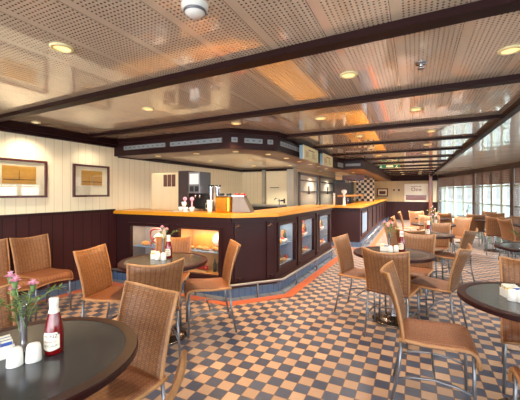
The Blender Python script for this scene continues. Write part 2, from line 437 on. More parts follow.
# back wall of the first bar, with its door and steel columns
struct(MB().box(LX-.12, -2.85, 7.86, 7.98, 0, CZ).build('wall_back', M['wallx']))
struct(MB().box(LX, -2.85, 7.82, 7.86, 1.97, 2.03).box(LX, LX+.05, 3.7, 7.86, 1.97, 2.03).build('trim_4', M['maho']))
d = struct(MB().box(-3.58, -2.98, 7.80, 7.86, 0, 1.94).build('door_1', M['mount']))
MB().box(-3.08, -3.05, 7.76, 7.80, 1.12, 1.24).tube([(-3.065, 7.76, 1.2), (-3.16, 7.76, 1.2)], .01).build('door_handle', M['black'], d)
MB().box(-3.48, -3.22, 7.795, 7.80, 1.52, 1.535).build('door_notice', M['labeltxt'], d)
struct(MB().box(-3.70, -3.62, 7.76, 7.86, 0, 2.0).build('trim_5', M['sst']))
struct(MB().box(-2.96, -2.78, 7.70, 7.95, 0, 2.0).build('trim_6', M['sst']))
struct(MB().box(-2.97, -2.85, 7.95, 12.6, 0, CZ).build('wall_service', M['wallx']))
struct(MB().box(-2.9, -2.80, 12.5, 12.7, 0, 2.0).build('trim_7', M['sst']))
struct(MB().box(-2.97, -2.85, 12.6, FY, 0, CZ).build('wall_service.001', M['wallx']))
def steel_door(n, y0, y1):
    d = struct(MB().box(-2.85, -2.80, y0, y1, 0, 1.9).build('door_%d' % n, M['doorsteel']))
    MB().box(-2.80, -2.77, y0, y0+.12, 0, 1.95).box(-2.80, -2.77, y1-.12, y1, 0, 1.95).box(-2.80, -2.77, y0, y1, 1.88, 1.95).build('door_frame', M['steel'], d)
    MB().box(-2.80, -2.775, y0+.12, y1-.12, 1.40, 1.44).box(-2.80, -2.775, y0+.12, y1-.12, 1.72, 1.75).build('push_rail', M['chrome'], d)
    MB().tube([(-2.78, (y0+y1)/2, 1.35), (-2.78, (y0+y1)/2, 1.6)], .02).build('door_handle', M['black'], d)
steel_door(2, 8.1, 9.95); steel_door(3, 10.15, 12.3)
# beams over the room
by = [1.71, 2.90, 4.31, 5.70, 7.09, 8.49, 9.83, 11.2, 12.6, 14.0, 15.4, 16.8]
BS = -.048
def xr(y): return .95-(y+3)/21*.28
for k, y in enumerate([-1.0, .4]+by):
    xl = LX+.1 if y < 3.2 else (-1.70 if y < 8.0 else -1.14)
    x1 = xr(y); bw, bd = (.095, .04) if y < 5 else (.08, .03)
    struct(MB().prism([(xl, y+BS*xl), (x1, y+BS*x1), (x1, y+BS*x1+bw), (xl, y+BS*xl+bw)], CZ-bd, CZ+.02).build('trim_%d' % (10+k), M['beam']))
struct(MB().prism([(.93, BY), (1.0, BY), (.74, FY), (.67, FY)], CZ-.06, CZ+.03).build('trim_30', M['beam']))
# soffit above the bars
SO = [(LX, 3.63), (-2.2, 3.63), (-1.74, 4.15), (-1.70, 7.75), (-1.64, 8.22), (-1.14, 8.24), (-1.12, 17.9)]
def offset(pts, d):
    out = []
    for i, p in enumerate(pts):
        p = Vector(p); a = Vector(pts[max(i-1, 0)]); b = Vector(pts[min(i+1, len(pts)-1)])
        t1 = (p-a).normalized() if i else (b-p).normalized(); t2 = (b-p).normalized() if i < len(pts)-1 else t1
        n1 = Vector((-t1.y, t1.x)); n2 = Vector((-t2.y, t2.x)); n = (n1+n2).normalized()
        q = p+n*(d/max(.3, n.dot(n1))); out.append((q.x, q.y))
    return out
def band(pts, d0, d1, z0, z1, name, mat, parent=None):
    A = offset(pts, d0) if d0 else pts; B = offset(pts, d1); m = MB()
    for i in range(len(pts)-1): m.prism([A[i], A[i+1], B[i+1], B[i]], z0, z1)
    return m.build(name, mat, parent)
struct(band(SO, 0, .06, 1.985, CZ, 'soffit_fascia', M['maho']))
struct(band(SO, -.025, .0, CZ-.06, CZ, 'trim_31', M['beam']))
struct(band(SO, .06, .52, 1.985, 2.0, 'soffit', M['soffit']))
inner = offset(SO, .40)
struct(MB().prism([(x, min(y, 17.9)) for x, y in inner]+[(-2.9, 17.9), (-2.9, 7.9), (LX, 7.9), (LX, inner[0][1])], 2.03, 2.06).build('ceiling_bar', M['ceil2']))

# window wall : bays with wide posts
def lerp(a, b, t): return (a[0]+(b[0]-a[0])*t, a[1]+(b[1]-a[1])*t)
bays = []
L01 = [(1.06, 17.96), (2.01, 14.0), (2.60, 11.54), (3.05, 9.25), (3.40, 7.0), (3.65, 4.8), (3.78, 2.4), (3.88, 0), (3.9, -3.0)]
for i in range(len(L01)-1):
    a, b = L01[i], L01[i+1]; Lg = math.dist(a, b)
    # the room is on the left side (d<0 is outside when walking away from the far wall)
    def S(m, u0, u1, d0, d1, z0, z1): return m.seg(a, b, u0, u1, d0, d1, z0, z1)
    wo = struct(S(S(S(MB(), 0, .10, -.08, .08, 0, CZ), Lg-.10, Lg, -.08, .08, 0, CZ), .1, Lg-.1, -.05, .05, 0, .10).build('window_%d' % (i+1), M['wdark']))
    nb = 4 if i == 0 else 4 if i == 1 else 3
    for k in range(1, nb):
        u = Lg*k/nb
        S(S(MB(), u-.06, u+.0, -.05, .05, .1, CZ-.2), u, u+.06, -.05, .05, .1, CZ-.2).build('mullion', M['bmet'], wo)
    S(S(MB(), .1, Lg-.1, -.03, .03, .98, 1.02), .1, Lg-.1, -.03, .03, 1.58, 1.63).build('transom', M['bmet'], wo)
    S(MB(), .1, Lg-.1, -.006, .006, .1, CZ-.2).build('pane', M['pane'], wo)
    S(MB(), .12, Lg-.12, -.062, -.058, 1.66, CZ-.1).build('roller_blind', M['blind'], wo) if i < 6 else None
    struct(S(MB(), -.02, Lg+.02, -.09, .10, CZ-.16, CZ).build('trim_%d' % (40+i), M['header']))
# deck and sea outside, with a ship's railing
struct(MB().prism([(x+.1, y) for x, y in WIN]+[(9, BY), (9, 24), (1.2, 24)], -.2, -.1).build('deck', M['deck']))
struct(MB().prism([(9.2, -200), (1500, -400), (1500, 900), (-40, 900), (9.2, 24.5)], -14.2, -14).build('sea', M['sea']))
rl = thing('deck_railing', (0,0,-.1), 0, 'pale metal ship railing on the open deck outside the windows', 'railing')
m = MB()
for z in (.35, .65, 1.0): m.tube([(5.2, 2, z), (5.2, 24, z)], .025)
m.build('rail_bars', M['railm'], rl)
m = MB()
for k in range(12): m.tube([(5.2, 2+2*k, 0), (5.2, 2+2*k, 1.0)], .03)
m.build('rail_posts', M['railm'], rl)['kind'] = 'stuff'

# ------------------------------------------------------------------ bars
A0, A1, B1, C1 = (LX, 3.66), (-2.2, 3.68), (-1.78, 4.17), (-1.70, 7.2)
bar = thing('bar_counter', (0,0,0), 0, 'dark mahogany bar with glass display windows and a chamfered corner', 'bar')
def case_wall(root, p0, p1, z0, z1, opens, depth, stile_mat, items_cb=None):
    Lg = math.dist(p0, p1)
    def S(m, u0, u1, d0, d1, za, zb): return m.seg(p0, p1, u0, u1, d0, d1, za, zb)
    m = MB(); u = 0
    for (ua, ub, za, zb) in opens:
        S(m, u, ua, 0, .04, z0, z1); S(m, ua, ub, 0, .04, z0, za); S(m, ua, ub, 0, .04, zb, z1); u = ub
    S(m, u, Lg, 0, .04, z0, z1)
    m.build('front_panel', M['barw'], root)
    for (ua, ub, za, zb) in opens:
        f = S(S(S(S(MB(), ua-.05, ua, -.018, 0, za-.05, zb+.05), ub, ub+.05, -.018, 0, za-.05, zb+.05), ua, ub, -.018, 0, za-.05, za), ua, ub, -.018, 0, zb, zb+.05).build('display_window', M['maho'], root)
        S(MB(), ua, ub, .008, .014, za, zb).build('glass_pane', M['pane2'], f)
        S(S(S(S(S(MB(), ua-.02, ub+.02, depth, depth+.02, za-.02, zb+.02), ua-.02, ua, .04, depth, za-.02, zb+.02), ub, ub+.02, .04, depth, za-.02, zb+.02), ua, ub, .04, depth, zb, zb+.02), ua, ub, .04, depth, za-.02, za).build('display_case', (M['caseorange'] if ua > 1 else M['casegrey']) if p0 == A0 else M['bluepanel'], f)
        S(MB(), ua, ub, .06, depth, za+(zb-za)*.47, za+(zb-za)*.47+.012).build('glass_shelf', M['bluepanel'], f)
oA = [(.34, 1.07, .24, .88), (1.30, 1.98, .26, .88)]
case_wall(bar, A0, A1, .12, 1.06, oA, .30, M['barw'])
MB().seg(A1, B1, 0, math.dist(A1, B1), 0, .04, .12, 1.06).build('front_panel', M['barw'], bar)
oC = [(.12, .76, .31, .92), (1.06, 1.75, .31, .92), (2.1, 2.85, .31, .92)]
case_wall(bar, B1, C1, .12, 1.06, oC, .30, M['barw'])
LB = math.dist(A1, B1)
# raised pilasters with carved capitals on the chamfer, stiles between the windows
for u in (.03, .14)[:0]: pass
def pilaster(root, p0, p1, u0, u1):
    o = MB().seg(p0, p1, u0, u1, -.03, 0, .2, 1.0).build('pilaster', M['maho'], root)
    uc = (u0+u1)/2; a = Vector(p0); t = (Vector(p1)-a).normalized(); n = Vector((-t.y, t.x))
    for z, s in ((.93, 1), (.26, -1)):
        mm = MB(); b = a+t*uc-n*.03
        mm.poly([(b.x-t.x*.05, b.y-t.y*.05, z), (b.x+t.x*.05, b.y+t.y*.05, z), (b.x, b.y, z+.05*s), (b.x-n.x*.025, b.y-n.y*.025, z+.012*s)], [(0,1,3),(1,2,3),(2,0,3),(0,2,1)])
        mm.build('carved_capital', M['maho'], o)
pilaster(bar, A1, B1, .03, .14); pilaster(bar, A1, B1, LB-.14, LB-.02)
for u in (0.9, 1.9): pilaster(bar, B1, C1, u-.05, u+.07)
m = MB(); LA = math.dist(A0, A1)
for p, q in ((A0, A1), (A1, B1), (B1, C1)):
    l = math.dist(p, q); m.seg(p, q, 0, l, -.022, 0, 1.0, 1.06); m.seg(p, q, 0, l, -.022, 0, .12, .18)
m.build('moulding', M['maho'], bar)
ce_ = [A0, A1, B1, C1]
MB().seg(C1, (-2.3, 7.2), 0, .6, 0, .04, .12, 1.06).build('end_panel', M['barw'], bar)
band(ce_, -.05, .03, 0, .12, 'plinth', M['blue'], bar)
struct(band(ce_, -.17, -.05, 0, .008, 'trim_50', M['grey'])); struct(band(ce_, -.30, -.17, 0, .007, 'trim_51', M['red']))
ct = offset(ce_, -.06); ci = offset(ce_, .55)
m = MB()
for i in range(3): m.prism([ct[i], ct[i+1], ci[i+1], ci[i]], 1.06, 1.115)
tag(m.build('countertop', M['counter'], None, .006), 'long golden wooden top lying on the near mahogany bar', 'countertop')
fr = thing('foot_rail', (0,0,0), 0, 'thin metal foot rail on short posts along the near bar', 'foot rail')
rp_ = offset(ce_, -.14)
MB().tube([(x, y, .20) for x, y in rp_], .016).build('rail', M['railsteel'], fr)
for i in range(3):
    l = math.dist(rp_[i], rp_[i+1]); n = max(1, int(l/.8))
    for k in range(n):
        p = lerp(rp_[i], rp_[i+1], (k+.5)/n)
        MB().tube([(p[0], p[1], .008), (p[0], p[1], .2)], .012).build('post', M['steel'], fr)
# second bar further back
D0, D1, D2 = (-2.35, 8.42), (-1.27, 8.52), (-1.36, 17.85)
bar2 = thing('bar_counter', (0,0,0), 0, 'second dark mahogany bar beyond the gap, running to the far wall', 'bar')
m = MB()
MB().seg(D0, D1, 0, math.dist(D0, D1), 0, .04, .12, 1.0).build('end_panel', M['barw'], bar2)
MB().seg(D1, D2, 0, math.dist(D1, D2), 0, .04, .12, 1.0).build('front_panel', M['barw'], bar2)
for k in range(7):
    u = .2+k*1.3
    f = MB().seg(D1, D2, u, u+1.05, -.02, 0, .24, .92).build('panel_frame', M['maho'], bar2)
    MB().seg(D1, D2, u+.08, u+.97, -.026, -.02, .32, .84).build('glass_pane', M['bluepanel'] if k < 1 else M['barw'], f)
band([D0, D1, D2], -.05, .03, 0, .12, 'plinth', M['blue'], bar2)
struct(band([D0, D1, D2], -.2, -.05, 0, .008, 'trim_52', M['grey'])); struct(band([D0, D1, D2], -.33, -.2, 0, .007, 'trim_53', M['red']))
c2 = offset([D0, D1, D2], -.06); i2 = offset([D0, D1, D2], .55); m = MB()
for i in range(2): m.prism([c2[i], c2[i+1], i2[i+1], i2[i]], 1.0, 1.055)
tag(m.build('countertop', M['counter'], None, .006), 'golden wooden top of the second bar beyond the gap', 'countertop')
fr2 = thing('foot_rail', (0,0,0), 0, 'metal foot rail low along the second bar', 'foot rail')
q = offset([D1, D2], -.16)
MB().tube([(x, y, .2) for x, y in q], .02).build('rail', M['chrome'], fr2)
for k in range(9):
    p = lerp(q[0], q[1], (k+.5)/9); MB().tube([(p[0], p[1], .008), (p[0], p[1], .2)], .014).build('post', M['steel'], fr2)

# ------------------------------------------------------------------ lamps
def spot(x, y, z, watts, ang=2.3, name='lamp_light', colour=None):
    l = bpy.data.lights.new(name, 'SPOT'); l.energy = watts; l.color = colour or WARM; l.spot_size = ang; l.spot_blend = .8; l.shadow_soft_size = .05
    o = bpy.data.objects.new(name, l); COL.objects.link(o); o.location = (x, y, z); return o
LROOT = None
def downlight(x, y, z, watts, r, label, group, colour=None):
    global LROOT
    key = 'big' if r > .05 else 'small'
    if key not in DL:
        t = thing('downlight', (x, y, z), 0, label, 'ceiling light', group)
        MB().lathe([(r*.72, -.004), (r*.75, -.012), (r, -.010), (r*1.02, -.002), (r*1.02, 0)], n=20).build('trim_ring', M['cream'], t)
        MB().lathe([(0, -.003), (r*.72, -.003), (r*.73, -.006)], n=20).build('lamp_disc', M['lampon'] if key == 'big' else M['lampspot'], t)
        DL[key] = t
    else:
        t = copy_tree(DL[key]); t.location = (x, y, z); tag(t, label, 'ceiling light', group)
    s = spot(x, y, z-.02, watts, colour=colour); s.parent = t; s.location = (0, 0, -.03)
    return t
DL = {}
GL = 'recessed downlights in the main ceiling'
spots = [(-1.86, 1.18, 'round recessed downlight nearest the front left corner of the ceiling'),
         (.51, 2.36, 'round recessed downlight at the right edge of the picture between first beams'),
         (-.43, 2.35, 'round recessed downlight between first and second beams, left of the sprinkler'),
         (-2.43, 2.42, 'round recessed downlight between first and second beams near the left wall'),
         (.01, 3.62, 'round recessed downlight between second and third beams, right one of the row'),
         (-.97, 3.59, 'round recessed downlight between second and third beams, above the bar chamfer'),
         (-1.97, 3.40, 'round recessed downlight just in front of the corner of the bar soffit')]
for x, y, lb in spots: downlight(x, y, CZ, SPOT_W*(3.2 if x < -1.9 and y > 2 else 1), .062, lb, GL, HALO if x < -1.9 and y > 2 else None)
rown = ['fourth', 'fifth', 'sixth', 'seventh', 'eighth', 'ninth', 'tenth', 'eleventh', 'twelfth']
yr = [5.0, 6.4, 7.8, 9.2, 10.5, 11.9, 13.3, 14.8, 16.3]  # last two rows are added lamps, put in to brighten the far wall
for r_, y in zip(rown, yr):
    downlight(-.75 if y < 9 else -.5, y, CZ, SPOT_W*(2.0 if y < 7 else 5.5), .062, 'small round downlight left of centre beyond the %s ceiling beam' % {'fourth': 'third', 'fifth': 'fourth', 'sixth': 'fifth', 'seventh': 'sixth', 'eighth': 'seventh', 'ninth': 'eighth', 'tenth': 'ninth', 'eleventh': 'tenth', 'twelfth': 'eleventh'}[r_], GL)
    downlight(.2, y, CZ, SPOT_W*(2.0 if y < 7 else 5.5), .062, 'small round downlight right of centre just beyond the %s ceiling beam' % {'fourth': 'third', 'fifth': 'fourth', 'sixth': 'fifth', 'seventh': 'sixth', 'eighth': 'seventh', 'ninth': 'eighth', 'tenth': 'ninth', 'eleventh': 'tenth', 'twelfth': 'eleventh'}[r_], GL)
for i, y in enumerate((.6, 1.45, 2.3, 3.15)):
    downlight(-4.12, y, CZ, SPOT_W*.7, .045, ['small wall washing downlight close to the left wall, outside the left picture edge', 'small wall washing downlight above the left framed print, left end', 'small wall washing downlight above the left framed print', 'small wall washing downlight above the right framed print'][i], 'wall washers along the left wall')
GS = 'small downlights under the bar soffit'
sp_ = [(-3.7, 3.9), (-2.95, 3.9), (-2.3, 3.95), (-2.02, 4.45), (-1.97, 5.1), (-1.96, 5.75), (-1.95, 6.4), (-1.95, 7.05), (-1.94, 7.7)]
nm = ['above the espresso machine end of the bar', 'above the middle of the short bar front', 'above the left end of the bar chamfer', 'above the right end of the bar chamfer', 'first along the long side after the chamfer', 'second along the long side after the chamfer', 'third along the long side, before the menu boards', 'below the first hanging menu board', 'below the second hanging menu board']
for (x, y), n in zip(sp_, nm): downlight(x, y, 1.985, SOFFIT_W, .04, 'tiny soffit downlight '+n, GS)
for x, y, n in ((-3.6, 5.2, 'over the cream back wall'), (-2.8, 5.4, 'over the bar workspace near the corner'), (-3.4, 6.7, 'near the staff door'), (-2.6, 7.0, 'near the steel column'), (-2.5, 9.2, 'over the first steel door'), (-2.5, 11.2, 'over the second steel door'), (-2.0, 13.5, 'over the second bar workspace')):
    downlight(x, y, 2.03, SOFFIT_W*9, .042, 'tiny downlight in the inner bar ceiling '+n, 'downlights in the inner bar ceiling')
for x, y in ((-1.6, 9.5), (-1.6, 11.5), (-1.6, 13.5)):
    downlight(x, y, 1.985, SOFFIT_W, .04, 'tiny soffit downlight above the second bar, %s one' % {9.5: 'nearest', 11.5: 'middle', 13.5: 'farthest'}[y], GS)
# lamps inside the lit display windows
def case_lamp(p0, p1, u, z):
    a = Vector(p0); t = (Vector(p1)-a).normalized(); n = Vector((-t.y, t.x)); p = a+t*u+n*.14
    l = bpy.data.lights.new('case_light', 'AREA'); l.energy = CASE_W; l.size = .5; l.size_y = .05; l.shape = 'RECTANGLE'; l.color = (1, .8, .55)
    o = bpy.data.objects.new('case_light', l); COL.objects.link(o); o.location = (p.x, p.y, z); o.rotation_euler = (0, 0, math.atan2(t.y, t.x))
for ua, ub, za, zb in oA: case_lamp(A0, A1, (ua+ub)/2, zb-.015)
for ua, ub, za, zb in oC: case_lamp(B1, C1, (ua+ub)/2, zb-.015)
for k in range(1): pass

# ------------------------------------------------------------------ ceiling fittings
sd = thing('smoke_detector', (-.90, 1.18, CZ), 0, 'white domed smoke detector at the top of the picture', 'smoke detector')
MB().lathe([(0, -.05), (.025, -.05), (.045, -.038), (.05, -.02), (.06, -.018), (.062, 0)], n=24).build('housing', M['white'], sd)
MB().lathe([(.046, -.036), (.052, -.034), (.052, -.026), (.05, -.024)], n=24).build('vent_ring', M['steel'], sd)
for x, y, lb in ((.035, 2.35, 'small chrome sprinkler head between the first and second beams'), (-.05, 6.25, 'small sprinkler head far down the ceiling beyond the fourth beam')):
    s_ = thing('sprinkler_head', (x, y, CZ), 0, lb, 'sprinkler')
    MB().lathe([(.035, 0), (.033, -.008), (.012, -.01), (.010, -.03), (.022, -.034), (.022, -.038), (0, -.04)], n=16).build('sprinkler_body', M['chrome'], s_)
    MB().lathe([(.036, -.001), (.036, -.006), (.02, -.008)], n=16).build('escutcheon', M['steel'], s_)
ex = thing('exit_sign', (-.66, 9.87, 2.195), 0, 'green and white emergency exit sign hanging under a ceiling beam', 'sign')
MB().box(-.27, .27, -.02, .02, -.09, 0).build('sign_box', M['exitg'], ex)
MB().box(-.08, .10, -.026, -.02, -.07, -.02).build('arrow_panel', M['exitw'], ex)
m = MB()
for sx_ in (-.22, .2):
    m.ball((sx_, -.024, -.03), .012, .006, .012); m.tube([(sx_, -.024, -.04), (sx_-.02, -.024, -.065), (sx_-.04, -.024, -.09)], .008); m.tube([(sx_-.02, -.024, -.065), (sx_+.03, -.024, -.09)], .007)
m.build('running_figure', M['exitw'], ex)

# light strips set in the soffit fascia
def strip(p0, p1, u0, u1, z0, z1, lb, n):
    t = thing('fascia_panel', (0,0,0), 0, lb, 'light panel', 'pale strips set in the bar soffit')
    MB().seg(p0, p1, u0, u1, -.02, -.0, z0, z1).build('panel', M['strip'], t)
    for k in range(n):
        u = u0+(k+.5)*(u1-u0)/n; h = (z1-z0)
        MB().seg(p0, p1, u-.016, u+.016, -.023, -.02, z0+h*.36, z0+h*.64).build('dark_square', M['sqr'], t)
strip(SO[0], SO[1], .24, 1.08, 2.07, 2.13, 'pale strip with dark squares in the soffit, nearest the left wall', 9)
strip(SO[0], SO[1], 1.18, 2.06, 2.07, 2.13, 'pale strip with dark squares in the soffit, left of the soffit corner', 8)
strip(SO[1], SO[2], .02, .10, 2.07, 2.13, 'tiny square pale panel at the left end of the soffit chamfer', 1)
strip(SO[1], SO[2], .2, .46, 2.07, 2.13, 'short pale strip across the soffit chamfer', 3)
strip(SO[1], SO[2], .54, .62, 2.07, 2.13, 'tiny square pale panel at the right end of the soffit chamfer', 1)
strip(SO[2], SO[3], .10, 1.0, 2.07, 2.13, 'pale strip on the long soffit side before the menu boards', 8)
strip(SO[3], SO[4], .05, .42, 2.03, 2.13, 'pale strip on the slanted soffit side beyond the menu boards', 3)
strip(SO[4], SO[5], .06, .42, 2.06, 2.12, 'pale strip facing the room on the far soffit front', 6)
# menu boards hung on the soffit side
def menu_board(y0, y1, lb):
    t = thing('menu_board', (0,0,0), 0, lb, 'sign', 'cream menu boxes hung on the soffit')
    MB().box(-1.67, -1.61, y0, y1, 1.945, 2.16).build('light_box', M['paleblue'], t)
    MB().box(-1.61, -1.60, y0-.003, y1+.003, 1.94, 2.165).build('face', M['cream'], t)
    m = MB(); Ly = y1-y0
    m.box(-1.60, -1.598, y0+.3*Ly, y0+.72*Ly, 2.10, 2.115)
    rnd = random.Random(3)
    for c in (.1, .55):
        for k in range(6):
            z = 2.075-k*.018; m.box(-1.60, -1.598, y0+c*Ly, y0+(c+rnd.uniform(.15, .32))*Ly, z, z+.005)
    m.build('menu_lines', M['pillar'], t)
    MB().tube([(-1.64, y0+.1, 2.16), (-1.64, y0+.1, CZ-.06)], .006).tube([(-1.64, y1-.1, 2.16), (-1.64, y1-.1, CZ-.06)], .006).build('hanger', M['steel'], t)
menu_board(4.90, 5.75, 'cream menu box hung on the soffit, the nearer of two')
menu_board(6.12, 6.90, 'cream menu box hung on the soffit, the farther of two')

# ------------------------------------------------------------------ framed pictures
def picture(x0, y0, y1, z0, z1, lb):
    t = thing('framed_print', (x0, 0, 0), 0, lb, 'picture', 'framed prints on the left wall')
    fw = .028
    MB().box(0, .03, y0, y1, z0, z0+fw).box(0, .03, y0, y1, z1-fw, z1).box(0, .03, y0, y0+fw, z0+fw, z1-fw).box(0, .03, y1-fw, y1, z0+fw, z1-fw).build('frame', M['frame'], t)
    MB().box(0, .008, y0+fw, y1-fw, z0+fw, z1-fw).build('mount', M['mount'], t)
    H = z1-z0; W_ = y1-y0
    pr = MB().box(.008, .011, y0+.22*W_, y1-.2*W_, z0+.36*H, z1-.18*H).build('print', M['orangep'], t)
    MB().box(.011, .0125, y0+.24*W_, y1-.22*W_, z0+.46*H, z0+.48*H).box(.011, .0125, (y0+y1)/2-.003, (y0+y1)/2+.003, z0+.48*H, z0+.7*H).build('drawn_line', M['soffit'], pr)
    MB().box(.014, .016, y0+fw, y1-fw, z0+fw, z1-fw).build('glazing', M['pane3'], t)
picture(LX, 1.92, 2.57, 1.335, 1.81, 'framed gold print on the cream left wall, the left one of two')
picture(LX, 2.93, 3.52, 1.335, 1.81, 'framed gold print on the cream left wall, the right one nearer the bar')
t = thing('framed_print', (0, FY, 0), 0, 'small dark framed picture on the far end wall', 'picture')
MB().box(-1.82, -1.27, -.03, 0, 1.19, 1.62).build('frame', M['frame'], t)
MB().box(-1.76, -1.33, -.035, -.03, 1.25, 1.56).build('mount', M['mount'], t)
MB().box(-1.70, -1.39, -.038, -.035, 1.31, 1.48).build('print', M['soffit'], t)
# sign board at the far wall
t = thing('wall_sign', (0, FY-.02, 0), 0, 'large cream sign with red lettering on the far end wall', 'sign')
MB().box(-.49, .60, -.05, 0, .93, 1.84).build('board', M['signw'], t)
R_front = Matrix.Rotation(PI/2, 3, 'X')
text('lettering', 'One', .25, M['redtxt'], t, (.06, -.053, 1.55), R_front, spacing=1.1)
m = MB(); xs = -.18
for wd in (.05, .03, .06, .04, .05, .03, .06, .05):
    m.box(xs, xs+wd*.8, -.055, -.05, 1.69, 1.72); xs += .06
m.build('small_lettering', M['redtxt'], t)
MB().box(-.42, .50, -.10, -.05, 1.03, 1.27).build('lower_panel', M['brownbox'], t)
struct(MB().box(.62, .76, FY-.22, FY-.05, 0, CZ).build('trim_60', M['pillar']))
struct(MB().box(.80, 1.06, FY-.06, FY-.02, .93, 1.95).build('trim_61', M['wallx']))
for x, lb in ((-.98, 'small dark sconce on the far wall beside the picture'), (-.75, 'small dark sconce on the far wall beside the sign')):
    t = thing('wall_sconce', (x, FY, 1.52), 0, lb, 'wall lamp', 'sconces on the far wall')
    MB().lathe([(0, -.05), (.035, -.04), (.05, .04), (.045, .05)], (0, -.05, 0), 12).build('shade', M['dbrown'], t); MB().box(-.015, .015, -.05, 0, -.02, .02).build('bracket', M['steel'], t)

# ------------------------------------------------------------------ things on the near bar
CT = 1.115
t = thing('coffee_machine', (-3.62, 3.98, CT), 0, 'tall coffee machine with pale steel side and brown vents on the bar', 'coffee machine')
MB().box(-.29, .30, -.02, .24, 0, .60).build('side_panel', M['machine'], t, .008)
m = MB()
for k in range(3): m.box(-.02+k*.085, .05+k*.085, -.026, -.02, .38, .57)
m.build('vent', M['soffit'], t)
MB().box(.30, .50, -.05, .26, .0, .62).build('dark_column', M['dbrown'], t, .006)
hd = MB().box(.50, .71, -.05, .24, .27, .60).build('brew_head', M['steel'], t, .006)
MB().box(.525, .69, -.056, -.05, .41, .57).build('display', M['white'], hd)
MB().box(.53, .595, -.058, -.05, .30, .38).box(.625, .69, -.058, -.05, .30, .38).build('dial', M['black'], hd)
MB().box(.49, .74, -.02, .22, .0, .04).build('drip_tray', M['chrome'], t)
MB().box(.50, .71, .10, .24, .04, .27).build('recess_back', M['black'], t)
for x in (.58, .66): MB().tube([(x, .02, .27), (x, .02, .2)], .015).build('spout', M['chrome'], t)
def cup_mesh(): return [(0, .003), (.022, .0), (.03, .02), (.038, .07), (.036, .07), (.028, .02), (0, .008)]
cg = 'white cups by the coffee machine'
for i, (x, y, z) in enumerate(((-3.16, 3.80, CT), (-3.06, 3.78, CT), (-2.97, 3.82, CT), (-3.1, 3.80, CT+.075))):
    t = thing('coffee_cup', (x, y, z), .5*i, ['white cup left under the coffee machine spouts', 'white cup in the middle below the spouts', 'white cup right of the spouts on the bar', 'white cup stacked on top of the other cups'][i], 'cup', cg)
    MB().lathe(cup_mesh(), n=14).build('cup_body', M['white'], t); MB().tube([(.034, 0, .055), (.055, 0, .05), (.055, 0, .025), (.028, 0, .02)], .004, 6).build('handle', M['white'], t)
for i, x in enumerate((-3.2, -3.02)):
    o = MB().lathe([(0, 0), (.05, 0), (.075, .012), (.073, .014), (.05, .004), (0, .004)], (x, 3.74, CT), 18).build('saucer', M['white'])
    tag(o, ['white saucer on the bar left of the cups', 'white saucer on the bar right of the cups'][i], 'saucer', cg)
for i, x in enumerate((-3.13, -3.0)):
    o = MB().ball((x, 3.86, CT+.19), .035, .03, .03, 10, .1).tube([(x, 3.86, CT), (x, 3.86, CT+.17)], .012).build('flower_pick', M['pink']); tag(o, ['pink posy left before the coffee machine', 'pink posy right before the coffee machine'][i], 'flowers')
t = thing('milk_jug', (-2.68, 3.86, CT), 0, 'tall white jug on the bar left of the copper bin', 'jug')
MB().lathe([(0, 0), (.034, 0), (.036, .05), (.04, .15), (.046, .175), (.043, .175), (.036, .14), (.03, .02), (0, .01)], n=16).build('jug_body', M['white'], t); MB().tube([(-.04, 0, .14), (-.07, 0, .12), (-.065, 0, .05), (-.036, 0, .04)], .006, 6).build('handle', M['white'], t)
for i, (x, y) in enumerate(((-2.78, 4.12), (-2.66, 4.12))):
    t = thing('blender', (x-.05, y, CT), 0, ['tall blender with clear jar behind the white jug', 'tall blender with clear jar beside the copper bin'][i], 'blender', 'blenders on the bar')
    MB().lathe([(0, 0), (.05, 0), (.05, .06), (.04, .15), (0, .15)], n=14).build('motor_base', M['steel'], t); MB().lathe([(.03, .15), (.045, .36), (.048, .38), (.044, .38), (.03, .17), (0, .16)], n=14).build('jar', M['chrome'], t); MB().lathe([(0, .40), (.046, .40), (.046, .38), (0, .38)], n=14).build('lid', M['black'], t)
t = thing('copper_bin', (-2.455, 3.93, CT), 0, 'copper coloured rectangular bin on the bar corner', 'bin')
MB().box(-.115, .115, -.10, .10, 0, .23).build('bin_body', M['copper'], t, .02)
MB().box(-.12, .12, -.105, .105, .23, .24).build('bin_rim', M['chrome'], t, .003)
for x in (-.06, .06): MB().lathe([(0, 0), (.035, 0), (.04, .02), (.03, .035), (0, .035)], (x, 0, .24), 12).build('black_cap', M['black'], t)
t = thing('steel_bin', (-2.22, 4.03, CT), .25, 'sloping stainless steel bin beside the copper bin', 'bin')
mm = MB(); mm.poly([(-.14,-.11,0),(.15,-.11,0),(.15,.11,0),(-.14,.11,0),(-.135,-.1,.23),(.03,-.1,.23),(.03,.1,.23),(-.135,.1,.23)], [(3,2,1,0),(4,5,6,7),(0,1,5,4),(1,2,6,5),(2,3,7,6),(3,0,4,7)]); mm.build('bin_body', M['binsteel'], t, .01)
mm = MB(); mm.box(-.14, .035, -.105, .105, .23, .24); mm.build('bin_rim', M['chrome'], t)
for x in (-.09, 0): MB().lathe([(0, 0), (.032, 0), (.036, .02), (.028, .032), (0, .032)], (x, 0, .24), 12).build('red_cap', M['redfood'], t)
# back counter behind the bar
t = thing('back_counter', (0,0,0), 0, 'black back counter in front of the cream back wall', 'counter')
MB().box(LX+.05, -2.98, 7.15, 7.72, 0, 1.05).build('cabinet', M['black'], t); MB().box(LX+.03, -2.98, 7.12, 7.74, 1.05, 1.09).build('worktop', M['steel'], t, .005)
t = thing('sink_tap', (-3.05, 7.4, 1.09), 0, 'small dark tap on the back counter by the staff door', 'tap')
MB().tube([(0, 0, 0), (0, 0, .14), (-.1, 0, .17), (-.13, 0, .12)], .012).build('spout', M['steel'], t); MB().tube([(-.05, .02, .1), (.1, .02, .1)], .01).build('lever', M['black'], t)
